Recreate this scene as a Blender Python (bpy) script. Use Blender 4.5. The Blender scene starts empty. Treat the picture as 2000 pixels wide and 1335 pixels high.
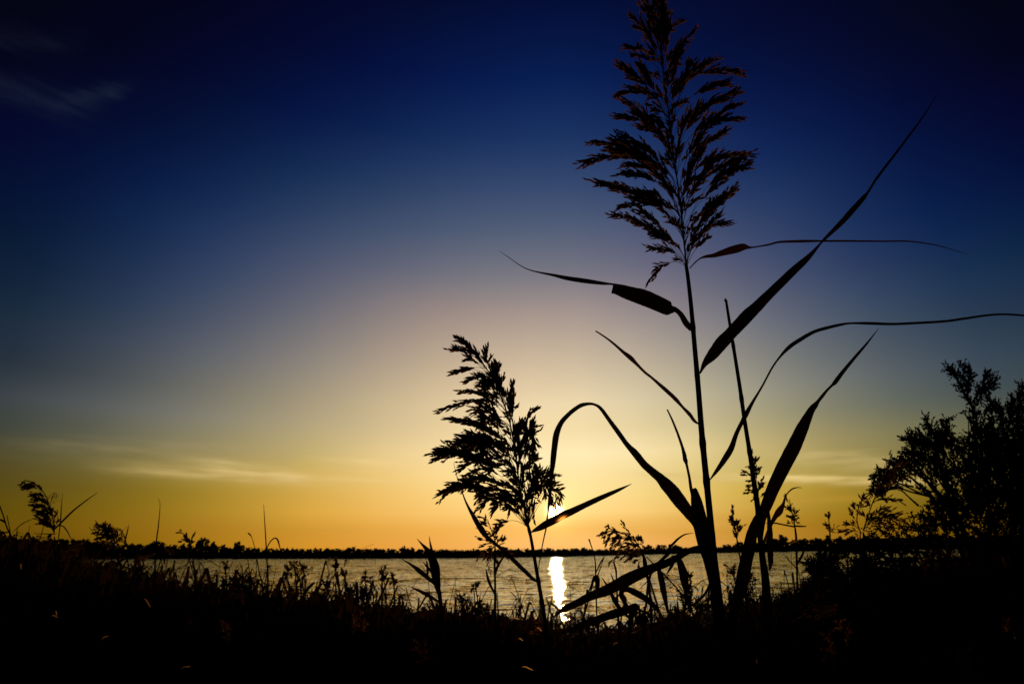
import bpy, math, random
import numpy as np
from mathutils import Matrix, Vector

scene = bpy.context.scene
C = scene.collection
rng = random.Random(7)
nr = np.random.default_rng(7)

# ------------------------------------------------------------------ camera
FPX = 1111.0                                  # focal length in photo pixels (20 mm on a 36 mm sensor)
PITCH = math.atan((1077 - 667.5) / FPX)
ROLL = math.radians(-0.55)
EYE = np.array([0.0, 0.0, 1.5])
Fw = np.array([0, math.cos(PITCH), math.sin(PITCH)])
U0 = np.array([0, -math.sin(PITCH), math.cos(PITCH)])
R0 = np.array([1.0, 0, 0])
Rt = R0 * math.cos(ROLL) + U0 * math.sin(ROLL)
Up = U0 * math.cos(ROLL) - R0 * math.sin(ROLL)

cd = bpy.data.cameras.new('camera')
cam = bpy.data.objects.new('camera', cd)
C.objects.link(cam)
cd.sensor_width = 36.0
cd.lens = 20.0
cd.clip_start = 0.02
cd.clip_end = 9000
cd.dof.use_dof = True
cd.dof.focus_distance = 0.95
cd.dof.aperture_fstop = 9.0
cam.matrix_world = Matrix([[Rt[0], Up[0], -Fw[0], EYE[0]], [Rt[1], Up[1], -Fw[1], EYE[1]],
                           [Rt[2], Up[2], -Fw[2], EYE[2]], [0, 0, 0, 1]])
scene.camera = cam

def ray(px, py):
    return Fw * FPX + Rt * (px - 1000.0) + Up * (667.5 - py)

def W(a, Y):
    """points (across, down, depth) in photo units on an upright sheet Y metres away -> metres in the world"""
    a = np.atleast_2d(np.asarray(a, float))
    d = Fw[None] * FPX + Rt[None] * (a[:, :1] - 1000.0) + Up[None] * (667.5 - a[:, 1:2])
    t = (Y + a[:, 2] * Y / FPX) / d[:, 1]
    return EYE[None] + d * t[:, None]

def Q(p, Y):
    d = np.asarray(p, float) - EYE
    z = d @ Fw
    return np.array([1000 + FPX * (d @ Rt) / z, 667.5 - FPX * (d @ Up) / z, (d[1] - Y) * FPX / Y])

# ------------------------------------------------------------------ sun, sky, exposure
sd = ray(1084, 999)
sd /= np.linalg.norm(sd)
SUN_AZ = math.degrees(math.atan2(sd[0], sd[1]))
SUN_EL = math.degrees(math.asin(sd[2]))
sl = bpy.data.lights.new('sun', 'SUN')
sun = bpy.data.objects.new('sun', sl)
C.objects.link(sun)
sun.rotation_euler = Vector(sd).to_track_quat('Z', 'Y').to_euler()
sl.energy = 1.3
sl.angle = math.radians(0.53)
sl.color = (1.0, 0.66, 0.30)

scene.view_settings.view_transform = 'Standard'
scene.view_settings.look = 'None'
scene.view_settings.exposure = 0.0
scene.view_settings.gamma = 1.0

SKY_AZ = [-75, -60, -50, -43, -37, -31, -25, -19, -13, -8, -3, 2, 7, 12, 17, 23, 29, 35, 41, 49, 58, 75]
SKY_EL = [-2, 0.5, 2, 3.5, 5, 7, 9, 11.5, 14, 17, 20, 23.5, 27, 31, 35, 40, 45, 51, 58, 75]
SKY_RGB = [
  [(81, 55, 9), (45, 31, 2), (41, 30, 1), (44, 34, 3), (50, 41, 13), (35, 33, 19), (30, 33, 27), (35, 39, 36), (24, 31, 37), (14, 24, 37), (14, 25, 41), (2, 13, 34), (1, 8, 32), (1, 8, 34), (1, 5, 27), (1, 2, 20), (1, 2, 19), (2, 4, 22), (1, 3, 22), (2, 4, 24)],
  [(97, 67, 12), (55, 39, 1), (55, 40, 1), (55, 43, 3), (54, 45, 12), (42, 41, 24), (34, 39, 35), (32, 40, 44), (23, 33, 44), (11, 24, 42), (3, 19, 39), (1, 11, 35), (1, 5, 33), (1, 2, 31), (1, 1, 23), (1, 1, 15), (1, 1, 16), (1, 2, 20), (2, 2, 22), (1, 4, 25)],
  [(112, 78, 16), (67, 48, 1), (72, 53, 1), (70, 55, 5), (65, 55, 14), (56, 53, 30), (43, 50, 45), (41, 50, 56), (28, 39, 53), (16, 31, 50), (6, 24, 45), (1, 16, 41), (1, 9, 41), (1, 3, 37), (1, 2, 26), (1, 1, 16), (1, 1, 17), (1, 1, 20), (1, 2, 23), (1, 4, 26)],
  [(126, 87, 20), (82, 58, 2), (93, 68, 5), (87, 69, 8), (80, 66, 19), (74, 68, 38), (60, 65, 56), (59, 66, 71), (39, 49, 61), (31, 45, 63), (19, 37, 60), (10, 29, 57), (5, 21, 57), (2, 13, 50), (1, 7, 38), (1, 2, 26), (1, 1, 21), (1, 1, 22), (1, 2, 24), (2, 4, 27)],
  [(138, 96, 25), (106, 75, 5), (117, 85, 11), (113, 88, 14), (106, 87, 24), (106, 96, 53), (91, 91, 72), (87, 90, 89), (69, 75, 81), (57, 67, 83), (42, 57, 82), (29, 47, 79), (17, 38, 76), (7, 26, 66), (3, 15, 52), (1, 6, 38), (1, 2, 28), (1, 1, 25), (1, 2, 25), (2, 4, 28)],
  [(152, 106, 30), (143, 101, 11), (148, 106, 21), (147, 114, 25), (141, 115, 32), (146, 128, 69), (131, 123, 89), (120, 118, 107), (104, 104, 99), (88, 93, 102), (71, 80, 100), (53, 67, 97), (37, 56, 92), (20, 41, 81), (9, 27, 66), (1, 12, 51), (1, 5, 37), (1, 2, 29), (1, 3, 27), (2, 5, 30)],
  [(165, 115, 36), (179, 124, 25), (179, 128, 34), (185, 141, 44), (181, 144, 52), (181, 154, 82), (167, 151, 102), (153, 143, 116), (138, 131, 113), (120, 117, 115), (102, 103, 112), (80, 87, 108), (61, 73, 103), (37, 57, 93), (18, 40, 79), (3, 19, 64), (1, 9, 47), (1, 4, 33), (1, 4, 29), (2, 5, 30)],
  [(177, 124, 44), (211, 144, 41), (206, 148, 50), (220, 166, 65), (215, 169, 75), (211, 177, 96), (200, 177, 116), (185, 167, 128), (171, 156, 127), (152, 141, 127), (132, 125, 122), (108, 106, 117), (82, 89, 112), (54, 71, 103), (30, 52, 90), (9, 28, 74), (1, 13, 57), (1, 6, 38), (1, 5, 32), (2, 5, 30)],
  [(188, 132, 51), (228, 157, 60), (227, 164, 67), (238, 183, 89), (238, 190, 101), (236, 199, 122), (230, 201, 140), (212, 189, 143), (201, 180, 142), (181, 162, 138), (160, 144, 132), (134, 124, 125), (100, 102, 119), (68, 82, 110), (42, 62, 99), (15, 37, 83), (3, 18, 67), (1, 9, 41), (1, 5, 34), (2, 5, 30)],
  [(194, 137, 56), (238, 166, 75), (238, 174, 79), (248, 195, 107), (249, 205, 121), (250, 214, 141), (248, 217, 157), (230, 204, 154), (220, 196, 154), (199, 177, 146), (177, 158, 139), (150, 134, 130), (111, 111, 124), (77, 89, 115), (50, 69, 105), (20, 43, 89), (4, 23, 73), (1, 11, 47), (1, 6, 36), (2, 5, 30)],
  [(197, 141, 60), (246, 177, 91), (245, 181, 89), (254, 205, 120), (255, 216, 138), (255, 224, 155), (255, 227, 171), (241, 215, 163), (232, 207, 164), (211, 188, 154), (188, 167, 146), (157, 141, 135), (118, 117, 127), (83, 94, 118), (55, 73, 109), (24, 47, 94), (6, 26, 77), (1, 12, 51), (1, 7, 37), (2, 5, 30)],
  [(198, 142, 61), (250, 184, 102), (246, 184, 93), (255, 212, 129), (255, 223, 148), (255, 228, 163), (255, 233, 180), (246, 220, 168), (238, 215, 171), (216, 193, 160), (192, 172, 150), (160, 145, 139), (121, 119, 129), (85, 96, 120), (57, 75, 111), (26, 50, 97), (7, 29, 80), (1, 13, 54), (1, 7, 38), (2, 5, 30)],
  [(196, 140, 60), (249, 185, 104), (242, 182, 91), (254, 214, 133), (254, 223, 148), (254, 226, 161), (255, 234, 182), (243, 219, 167), (236, 215, 173), (213, 193, 161), (189, 171, 151), (160, 145, 141), (119, 117, 129), (84, 95, 120), (56, 74, 111), (26, 50, 97), (7, 30, 81), (1, 13, 54), (1, 7, 39), (2, 5, 30)],
  [(189, 135, 55), (241, 176, 95), (232, 174, 80), (249, 204, 121), (246, 213, 133), (244, 217, 150), (251, 228, 172), (231, 210, 160), (222, 204, 166), (200, 184, 156), (176, 162, 148), (147, 135, 136), (111, 110, 127), (78, 89, 118), (51, 69, 108), (23, 46, 93), (6, 27, 77), (1, 12, 51), (1, 7, 38), (2, 5, 30)],
  [(179, 127, 48), (223, 160, 76), (215, 159, 64), (232, 187, 98), (231, 196, 106), (227, 201, 130), (234, 211, 152), (210, 193, 147), (199, 186, 153), (179, 167, 146), (156, 146, 140), (129, 122, 130), (99, 99, 123), (67, 80, 113), (42, 60, 103), (17, 40, 87), (5, 22, 69), (1, 10, 47), (1, 6, 37), (2, 5, 30)],
  [(163, 115, 38), (191, 134, 48), (186, 136, 41), (198, 157, 62), (203, 167, 69), (199, 176, 103), (198, 178, 118), (176, 165, 126), (163, 157, 135), (143, 139, 130), (124, 123, 128), (101, 102, 120), (77, 84, 114), (51, 67, 105), (29, 49, 95), (11, 30, 77), (3, 16, 59), (1, 8, 42), (1, 6, 35), (2, 5, 30)],
  [(144, 101, 28), (153, 106, 26), (152, 109, 21), (159, 126, 35), (166, 136, 48), (166, 148, 82), (160, 146, 96), (137, 133, 108), (124, 125, 117), (106, 110, 113), (89, 96, 113), (69, 79, 108), (51, 66, 103), (32, 53, 95), (16, 37, 86), (6, 21, 67), (2, 11, 49), (1, 6, 37), (1, 5, 33), (2, 5, 30)],
  [(125, 88, 21), (114, 80, 13), (121, 87, 9), (123, 98, 20), (130, 108, 40), (132, 120, 68), (123, 118, 83), (98, 103, 93), (87, 95, 100), (71, 82, 96), (55, 71, 96), (39, 56, 93), (25, 46, 88), (16, 36, 79), (7, 24, 70), (3, 13, 53), (2, 7, 39), (1, 5, 33), (1, 4, 31), (2, 5, 29)],
  [(109, 76, 15), (85, 59, 6), (102, 73, 3), (100, 79, 15), (103, 87, 34), (102, 95, 56), (92, 93, 71), (67, 78, 81), (57, 71, 85), (43, 59, 80), (29, 51, 80), (16, 38, 77), (6, 28, 71), (4, 19, 61), (2, 11, 51), (2, 7, 36), (1, 4, 30), (1, 4, 29), (1, 4, 28), (2, 4, 28)],
  [(92, 64, 11), (67, 47, 2), (81, 58, 1), (79, 62, 11), (80, 68, 27), (76, 73, 45), (66, 71, 58), (48, 61, 67), (36, 53, 70), (23, 42, 66), (11, 35, 64), (1, 23, 58), (1, 11, 50), (1, 4, 40), (1, 2, 26), (1, 2, 18), (1, 2, 22), (1, 3, 25), (1, 4, 26), (1, 4, 27)],
  [(79, 54, 7), (56, 39, 1), (64, 46, 1), (64, 50, 7), (65, 55, 21), (59, 57, 36), (51, 56, 47), (40, 50, 55), (28, 42, 57), (16, 34, 56), (6, 27, 53), (1, 16, 47), (1, 6, 40), (1, 2, 32), (1, 1, 20), (1, 1, 13), (1, 1, 18), (1, 3, 22), (2, 3, 24), (1, 4, 26)],
  [(64, 43, 4), (46, 31, 1), (45, 32, 1), (47, 36, 4), (51, 41, 14), (42, 40, 24), (37, 40, 31), (37, 41, 37), (25, 33, 41), (15, 27, 42), (14, 25, 42), (2, 13, 37), (1, 8, 34), (1, 8, 34), (1, 4, 25), (1, 1, 17), (1, 2, 18), (2, 4, 22), (1, 3, 22), (2, 4, 24)],
]


def lin(c):
    c = c / 255.0
    return c / 12.92 if c <= 0.04045 else ((c + 0.055) / 1.055) ** 2.4

world = bpy.data.worlds.new('World')
scene.world = world
world.use_nodes = True
nt = world.node_tree
nt.nodes.clear()
N = nt.nodes.new
L = nt.links.new

def sock(x):
    return x
def math_(op, a, b=None, c=None, clamp=False):
    n = N('ShaderNodeMath')
    n.operation = op
    n.use_clamp = clamp
    for i, v in enumerate((a, b, c)):
        if v is None:
            continue
        if isinstance(v, (int, float)):
            n.inputs[i].default_value = v
        else:
            L(v, n.inputs[i])
    return n.outputs[0]
def mapr(v, a, b, c=0.0, d=1.0, kind='LINEAR'):
    n = N('ShaderNodeMapRange')
    n.interpolation_type = kind
    n.clamp = True
    L(v, n.inputs[0])
    for i, k in enumerate((a, b, c, d)):
        n.inputs[i + 1].default_value = k
    return n.outputs[0]
def mixc(fac, a, b, mode='MIX'):
    n = N('ShaderNodeMix')
    n.data_type = 'RGBA'
    n.blend_type = mode
    for s, v in ((n.inputs[0], fac), (n.inputs[6], a), (n.inputs[7], b)):
        if isinstance(v, (int, float)):
            s.default_value = v
        elif isinstance(v, tuple):
            s.default_value = v
        else:
            L(v, s)
    return n.outputs[2]

tc = N('ShaderNodeTexCoord')
nm = N('ShaderNodeVectorMath'); nm.operation = 'NORMALIZE'
L(tc.outputs['Generated'], nm.inputs[0])
sp = N('ShaderNodeSeparateXYZ')
L(nm.outputs[0], sp.inputs[0])
DEG = 57.29578
el = math_('MULTIPLY', math_('ARCSINE', sp.outputs[2]), DEG)
az = math_('MULTIPLY', math_('ARCTAN2', sp.outputs[0], sp.outputs[1]), DEG)
elf = math_('DIVIDE', math_('ADD', el, 5.0), 95.0, clamp=True)
cur = None
for i, row in enumerate(SKY_RGB):
    rp = N('ShaderNodeValToRGB')
    L(elf, rp.inputs[0])
    cr = rp.color_ramp
    cr.interpolation = 'LINEAR'
    cols = [tuple(k / 255.0 for k in c) + (1.0,) for c in row]
    for k, e in enumerate(SKY_EL):
        t = (e + 5.0) / 95.0
        if k < 2:
            x = cr.elements[k]
            x.position = t
        else:
            x = cr.elements.new(t)
    for x, c in zip(cr.elements, cols):
        x.color = c
    cur = rp.outputs[0] if cur is None else mixc(mapr(az, SKY_AZ[i - 1], SKY_AZ[i]), cur, rp.outputs[0])

# the table holds photo values: undo their display curve
for op, v in (('ADD', 0.055), ('MULTIPLY', 1 / 1.055), ('POWER', 2.4)):
    n = N('ShaderNodeVectorMath' if op != 'POWER' else 'ShaderNodeGamma')
    if op == 'POWER':
        L(cur, n.inputs[0]); n.inputs[1].default_value = v
    else:
        n.operation = op
        L(cur, n.inputs[0]); n.inputs[1].default_value = (v, v, v)
    cur = n.outputs[0]

# thin wisps of cirrus, each a soft streak with its own height, slope and span
nz = N('ShaderNodeTexNoise'); nz.noise_dimensions = '3D'
nz.inputs['Scale'].default_value = 1.0
nz.inputs['Detail'].default_value = 4.0
cb = N('ShaderNodeCombineXYZ')
L(math_('MULTIPLY', az, 0.11), cb.inputs[0]); L(math_('MULTIPLY', el, 0.75), cb.inputs[1])
L(cb.outputs[0], nz.inputs['Vector'])
wig = math_('SUBTRACT', nz.outputs[0], 0.5)
nz2 = N('ShaderNodeTexNoise')
nz2.inputs['Scale'].default_value = 1.0
nz2.inputs['Detail'].default_value = 6.0
cb2 = N('ShaderNodeCombineXYZ')
L(math_('MULTIPLY', az, 0.25), cb2.inputs[0]); L(math_('MULTIPLY', el, 1.6), cb2.inputs[1])
L(cb2.outputs[0], nz2.inputs['Vector'])
tex = mapr(nz2.outputs[0], 0.30, 0.70)
def dirof(px, py):
    d = ray(px, py); d /= np.linalg.norm(d)
    return math.degrees(math.atan2(d[0], d[1])), math.degrees(math.asin(d[2]))
def streak(p0, p1, w, amt, col, wob=1.5, fade=0.35):
    global cur
    (a0, e0), (a1, e1) = dirof(*p0), dirof(*p1)
    m = (e1 - e0) / (a1 - a0)
    line = math_('ADD', math_('MULTIPLY', math_('SUBTRACT', az, a0), m), e0)
    dd = math_('DIVIDE', math_('ADD', math_('SUBTRACT', el, line), math_('MULTIPLY', wig, wob)), w)
    g = math_('EXPONENT', math_('MULTIPLY', math_('MULTIPLY', dd, dd), -1.0))
    sa = (a1 - a0)
    win = math_('MULTIPLY', mapr(az, a0, a0 + sa * fade, kind='SMOOTHSTEP'), mapr(az, a1, a1 - sa * fade, kind='SMOOTHSTEP'))
    f = math_('MULTIPLY', math_('MULTIPLY', g, win), math_('MULTIPLY', math_('ADD', math_('MULTIPLY', tex, 0.8), 0.2), amt), clamp=True)
    cur = mixc(f, cur, tuple(lin(k) for k in col) + (1.0,))
streak((130, 905), (790, 945), 0.5, 0.65, (222, 192, 126), 1.0)
streak((300, 892), (620, 926), 0.5, 0.6, (214, 190, 128), 1.0, 0.45)
streak((300, 906), (930, 948), 0.2, 0.5, (240, 208, 138), 0.6)
streak((560, 890), (1000, 915), 0.3, 0.4, (246, 214, 146), 0.6)
streak((-100, 860), (700, 880), 0.8, 0.30, (170, 150, 110), 2.0)
streak((1180, 922), (1950, 942), 0.34, 0.95, (218, 190, 120), 0.8)
streak((1350, 924), (1950, 938), 0.22, 0.95, (232, 204, 132), 0.3)
streak((1480, 880), (1850, 915), 0.7, 0.8, (200, 176, 114), 1.5)
streak((1450, 860), (1620, 925), 0.5, 0.35, (205, 180, 120), 1.5)
streak((1450, 985), (1850, 960), 0.35, 0.35, (196, 150, 50), 0.8)
streak((1150, 1030), (1500, 1020), 0.3, 0.3, (245, 190, 110), 0.6)
streak((-160, 40), (190, 95), 0.7, 0.6, (20, 22, 38), 3.0)
streak((-160, 130), (230, 225), 1.1, 0.6, (24, 32, 54), 4.0)
streak((80, 205), (280, 165), 0.7, 0.6, (26, 36, 58), 3.0)

# a little of the physical sky under the measured dusk colours
sky = N('ShaderNodeTexSky')
sky.sky_type = 'NISHITA'
sky.sun_disc = False
sky.sun_elevation = math.radians(SUN_EL)
sky.sun_rotation = math.radians(SUN_AZ)
back = mapr(math_('ABSOLUTE', az), 60.0, 110.0, 1.0, 0.25, 'SMOOTHSTEP')
cur = mixc(1.0, cur, mixc(1.0, (0, 0, 0, 1), back, 'ADD'), 'MULTIPLY')
cur = mixc(0.0005, cur, sky.outputs[0], 'ADD')

# the sun's disc and the bright air round it
dt = N('ShaderNodeVectorMath'); dt.operation = 'DOT_PRODUCT'
L(nm.outputs[0], dt.inputs[0])
dt.inputs[1].default_value = tuple(sd)
th = math_('MULTIPLY', math_('ARCCOSINE', math_('MINIMUM', dt.outputs['Value'], 1.0)), DEG)
def glow(w, k, col):
    q = math_('DIVIDE', th, w)
    g = math_('MULTIPLY', math_('EXPONENT', math_('MULTIPLY', math_('POWER', q, 1.6), -1.0)), k)
    return mixc(1.0, cur, mixc(1.0, tuple(col) + (1.0,), mixc(1.0, (0, 0, 0, 1), g, 'ADD'), 'MULTIPLY'), 'ADD')
cur = glow(0.36, 30.0, (1.0, 0.9, 0.62))
cur = glow(1.6, 0.34, (1.0, 0.74, 0.16))
cur = glow(5.0, 0.08, (1.0, 0.72, 0.30))
bg = N('ShaderNodeBackground')
L(cur, bg.inputs[0])
bg.inputs[1].default_value = 1.0
wo = N('ShaderNodeOutputWorld')
L(bg.outputs[0], wo.inputs[0])

# ------------------------------------------------------------------ materials
def leafmat(name, col, col2, rough=0.5, trans=0.12, tcol=(0.16, 0.06, 0.015), fwd=0.05, scale=60.0, spec=0.25):
    m = bpy.data.materials.new(name)
    m.use_nodes = True
    t = m.node_tree
    t.nodes.clear()
    n = t.nodes.new
    ln = t.links.new
    co = n('ShaderNodeTexCoord')
    no = n('ShaderNodeTexNoise'); no.inputs['Scale'].default_value = scale; no.inputs['Detail'].default_value = 5
    ln(co.outputs['Object'], no.inputs['Vector'])
    rp = n('ShaderNodeValToRGB')
    rp.color_ramp.elements[0].position = 0.35; rp.color_ramp.elements[0].color = tuple(col) + (1,)
    rp.color_ramp.elements[1].position = 0.68; rp.color_ramp.elements[1].color = tuple(col2) + (1,)
    ln(no.outputs[0], rp.inputs[0])
    p = n('ShaderNodeBsdfPrincipled')
    ln(rp.outputs[0], p.inputs['Base Color'])
    p.inputs['Roughness'].default_value = rough
    p.inputs['Specular IOR Level'].default_value = spec
    tr = n('ShaderNodeBsdfTranslucent'); tr.inputs[0].default_value = tuple(tcol) + (1,)
    rf = n('ShaderNodeBsdfRefraction'); rf.inputs['Color'].default_value = tuple(min(1, k * 5) for k in tcol) + (1,)
    rf.inputs['Roughness'].default_value = 0.45; rf.inputs['IOR'].default_value = 1.02
    m1 = n('ShaderNodeMixShader'); m1.inputs[0].default_value = trans
    m2 = n('ShaderNodeMixShader'); m2.inputs[0].default_value = fwd
    ln(p.outputs[0], m1.inputs[1]); ln(tr.outputs[0], m1.inputs[2])
    ln(m1.outputs[0], m2.inputs[1]); ln(rf.outputs[0], m2.inputs[2])
    o = n('ShaderNodeOutputMaterial')
    ln(m2.outputs[0], o.inputs[0])
    return m
M_STEM = leafmat('reed stem', (0.009, 0.008, 0.005), (0.018, 0.013, 0.007), 0.85, 0.0, fwd=0.0, scale=40, spec=0.0)
M_LEAF = leafmat('reed leaf', (0.008, 0.009, 0.005), (0.018, 0.015, 0.008), 0.75, 0.02, (0.08, 0.04, 0.012), 0.002, 30, spec=0.02)
M_DRY = leafmat('dry reed leaf', (0.02, 0.011, 0.006), (0.04, 0.02, 0.010), 0.7, 0.04, (0.20, 0.06, 0.02), 0.004, 30, spec=0.02)
M_PLUME = leafmat('reed plume', (0.016, 0.009, 0.005), (0.05, 0.026, 0.012), 0.35, 0.22, (0.30, 0.12, 0.03), 0.015, 90, spec=0.4)
M_FLUFF = leafmat('dry plume', (0.03, 0.017, 0.008), (0.07, 0.035, 0.014), 0.5, 0.16, (0.6, 0.2, 0.03), 0.01, 90)
M_STRAW = leafmat('pale straw', (0.20, 0.13, 0.06), (0.34, 0.23, 0.10), 0.35, 0.55, (0.9, 0.5, 0.16), 0.10, 30)
M_STALE = leafmat('stale straw', (0.08, 0.05, 0.022), (0.15, 0.09, 0.04), 0.5, 0.3, (0.5, 0.22, 0.06), 0.03, 30)
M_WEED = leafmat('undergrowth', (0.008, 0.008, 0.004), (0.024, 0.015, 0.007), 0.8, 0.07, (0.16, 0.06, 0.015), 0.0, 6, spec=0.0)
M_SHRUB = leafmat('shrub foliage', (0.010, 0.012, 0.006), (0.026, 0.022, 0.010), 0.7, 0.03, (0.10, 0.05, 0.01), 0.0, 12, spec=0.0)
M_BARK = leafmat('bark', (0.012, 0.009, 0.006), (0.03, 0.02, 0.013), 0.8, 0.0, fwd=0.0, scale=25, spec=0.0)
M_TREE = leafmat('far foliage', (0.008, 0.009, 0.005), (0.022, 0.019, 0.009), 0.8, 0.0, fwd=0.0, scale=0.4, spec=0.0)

def soilmat(name, a, b, scale):
    m = bpy.data.materials.new(name)
    m.use_nodes = True
    t = m.node_tree
    p = t.nodes['Principled BSDF']
    co = t.nodes.new('ShaderNodeTexCoord')
    no = t.nodes.new('ShaderNodeTexNoise'); no.inputs['Scale'].default_value = scale; no.inputs['Detail'].default_value = 8
    t.links.new(co.outputs['Object'], no.inputs['Vector'])
    rp = t.nodes.new('ShaderNodeValToRGB')
    rp.color_ramp.elements[0].color = tuple(a) + (1,); rp.color_ramp.elements[1].color = tuple(b) + (1,)
    t.links.new(no.outputs[0], rp.inputs[0]); t.links.new(rp.outputs[0], p.inputs['Base Color'])
    bp = t.nodes.new('ShaderNodeBump'); bp.inputs['Strength'].default_value = 0.6
    t.links.new(no.outputs[0], bp.inputs['Height']); t.links.new(bp.outputs[0], p.inputs['Normal'])
    p.inputs['Roughness'].default_value = 0.95
    p.inputs['Specular IOR Level'].default_value = 0.1
    return m
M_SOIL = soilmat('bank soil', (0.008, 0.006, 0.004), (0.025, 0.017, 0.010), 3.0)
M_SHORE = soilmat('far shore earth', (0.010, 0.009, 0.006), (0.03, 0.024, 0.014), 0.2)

def watermat():
    m = bpy.data.materials.new('lake water')
    m.use_nodes = True
    t = m.node_tree
    p = t.nodes['Principled BSDF']
    p.inputs['Base Color'].default_value = (0.006, 0.009, 0.010, 1)
    p.inputs['Roughness'].default_value = 0.03
    p.inputs['IOR'].default_value = 1.33
    co = t.nodes.new('ShaderNodeTexCoord')
    acc = None
    # slopes of the chop: swell, waves and ripples, each leaning the surface its own way
    for sc, (sx, sy), amp in ((0.12, (1.0, 1.8), 0.26), (0.5, (0.8, 1.6), 0.52), (1.7, (0.7, 1.5), 0.50), (6.0, (1, 1.2), 0.22)):
        mp = t.nodes.new('ShaderNodeMapping')
        mp.inputs['Scale'].default_value = (sx, sy, 1)
        mp.inputs['Rotation'].default_value = (0, 0, 0.08)
        no = t.nodes.new('ShaderNodeTexNoise')
        no.inputs['Scale'].default_value = sc; no.inputs['Detail'].default_value = 1.5
        no.inputs['Distortion'].default_value = 0.4
        t.links.new(co.outputs['Object'], mp.inputs[0]); t.links.new(mp.outputs[0], no.inputs['Vector'])
        su = t.nodes.new('ShaderNodeVectorMath'); su.operation = 'SUBTRACT'; su.inputs[1].default_value = (.5, .5, .5)
        t.links.new(no.outputs['Color'], su.inputs[0])
        ml = t.nodes.new('ShaderNodeVectorMath'); ml.operation = 'MULTIPLY'; ml.inputs[1].default_value = (amp * .5, amp, 0)
        t.links.new(su.outputs[0], ml.inputs[0])
        if acc is None:
            acc = ml.outputs[0]
        else:
            ad = t.nodes.new('ShaderNodeVectorMath'); ad.operation = 'ADD'
            t.links.new(acc, ad.inputs[0]); t.links.new(ml.outputs[0], ad.inputs[1])
            acc = ad.outputs[0]
    ad = t.nodes.new('ShaderNodeVectorMath'); ad.operation = 'ADD'; ad.inputs[1].default_value = (0, 0, 1)
    t.links.new(acc, ad.inputs[0])
    nn = t.nodes.new('ShaderNodeVectorMath'); nn.operation = 'NORMALIZE'
    t.links.new(ad.outputs[0], nn.inputs[0])
    t.links.new(nn.outputs[0], p.inputs['Normal'])
    return m
M_WATER = watermat()

# ------------------------------------------------------------------ mesh helpers
class G:
    """collects tubes, blades and small husks in any 3-D units; build() maps them to the world as ONE mesh"""
    def __init__(s):
        s.v = []; s.f = []; s.n = 0
    def add(s, v, f):
        s.v.append(np.asarray(v, float)); s.f += [tuple(i + s.n for i in q) for q in f]; s.n += len(v)
    def tube(s, P, R, n=6, cap=True):
        P = np.asarray(P, float); R = np.broadcast_to(np.asarray(R, float), (len(P),))
        T = np.gradient(P, axis=0); T /= np.linalg.norm(T, axis=1)[:, None] + 1e-12
        a = np.array([0, 0, 1.0]) if abs(T[0, 2]) < 0.8 else np.array([1.0, 0, 0])
        A = np.cross(T, a); A /= np.linalg.norm(A, axis=1)[:, None] + 1e-12
        B = np.cross(T, A)
        vs = []
        for i in range(n):
            t = 2 * math.pi * i / n
            vs.append(P + (A * math.cos(t) + B * math.sin(t)) * R[:, None])
        v = np.stack(vs, 1).reshape(-1, 3)
        f = []
        for k in range(len(P) - 1):
            for i in range(n):
                j = (i + 1) % n
                f.append((k * n + i, k * n + j, (k + 1) * n + j, (k + 1) * n + i))
        if cap:
            f.append(tuple(range(n))[::-1]); f.append(tuple((len(P) - 1) * n + i for i in range(n)))
        s.add(v, f)
    def husk(s, p, d, ln, w, r=rng):
        """a narrow pointed husk: two crossed diamonds"""
        d = d / (np.linalg.norm(d) + 1e-9)
        a = np.array([r.uniform(-1, 1), r.uniform(-1, 1), r.uniform(-1, 1)])
        a = np.cross(d, a); a /= np.linalg.norm(a) + 1e-9
        b = np.cross(d, a)
        m = p + d * ln * 0.4
        s.add([p, m + a * w, p + d * ln, m - a * w, m + b * w, m - b * w], [(0, 1, 2, 3), (0, 4, 2, 5)])
    def ribbon(s, P, HW, side, fold=0.35, nrm=None):
        """blade along P, half widths HW (left, right), across vectors side, V-folded along nrm"""
        P = np.asarray(P, float)
        if nrm is None:
            nrm = np.array([0, 0, 1.0])
        l, r = HW
        rows = []
        for i in range(len(P)):
            d = nrm * fold
            rows += [P[i] + side[i] * l[i] - d * l[i], P[i] + side[i] * l[i] * .5 - d * l[i] * .35, P[i],
                     P[i] - side[i] * r[i] * .5 - d * r[i] * .35, P[i] - side[i] * r[i] - d * r[i]]
        f = []
        for k in range(len(P) - 1):
            for i in range(4):
                f.append((k * 5 + i, k * 5 + i + 1, k * 5 + 5 + i + 1, k * 5 + 5 + i))
        s.add(rows, f)
    def build(s, name, mat, parent=None, T=None, smooth=False):
        v = np.vstack(s.v)
        if T is not None:
            v = T(v)
        if parent is not None:
            q = parent
            off = np.zeros(3)
            while q is not None:
                off += np.array(q.location); q = q.parent
            v = v - off
        me = bpy.data.meshes.new(name)
        me.from_pydata(v.tolist(), [], s.f)
        me.materials.append(mat)
        if smooth:
            me.polygons.foreach_set('use_smooth', [True] * len(me.polygons))
        o = bpy.data.objects.new(name, me)
        C.objects.link(o)
        if parent is not None:
            o.parent = parent
        return o

def spline(P, n):
    """Catmull-Rom through rows of P, n steps a span"""
    P = np.asarray(P, float)
    E = np.vstack([2 * P[0] - P[1], P, 2 * P[-1] - P[-2]])
    out = []
    for i in range(len(P) - 1):
        a, b, c, d = E[i:i + 4]
        for t in np.linspace(0, 1, n, endpoint=False):
            out.append(0.5 * ((2 * b) + (c - a) * t + (2 * a - 5 * b + 4 * c - d) * t * t + (3 * b - a - 3 * c + d) * t ** 3))
    out.append(P[-1])
    return np.array(out)

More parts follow.
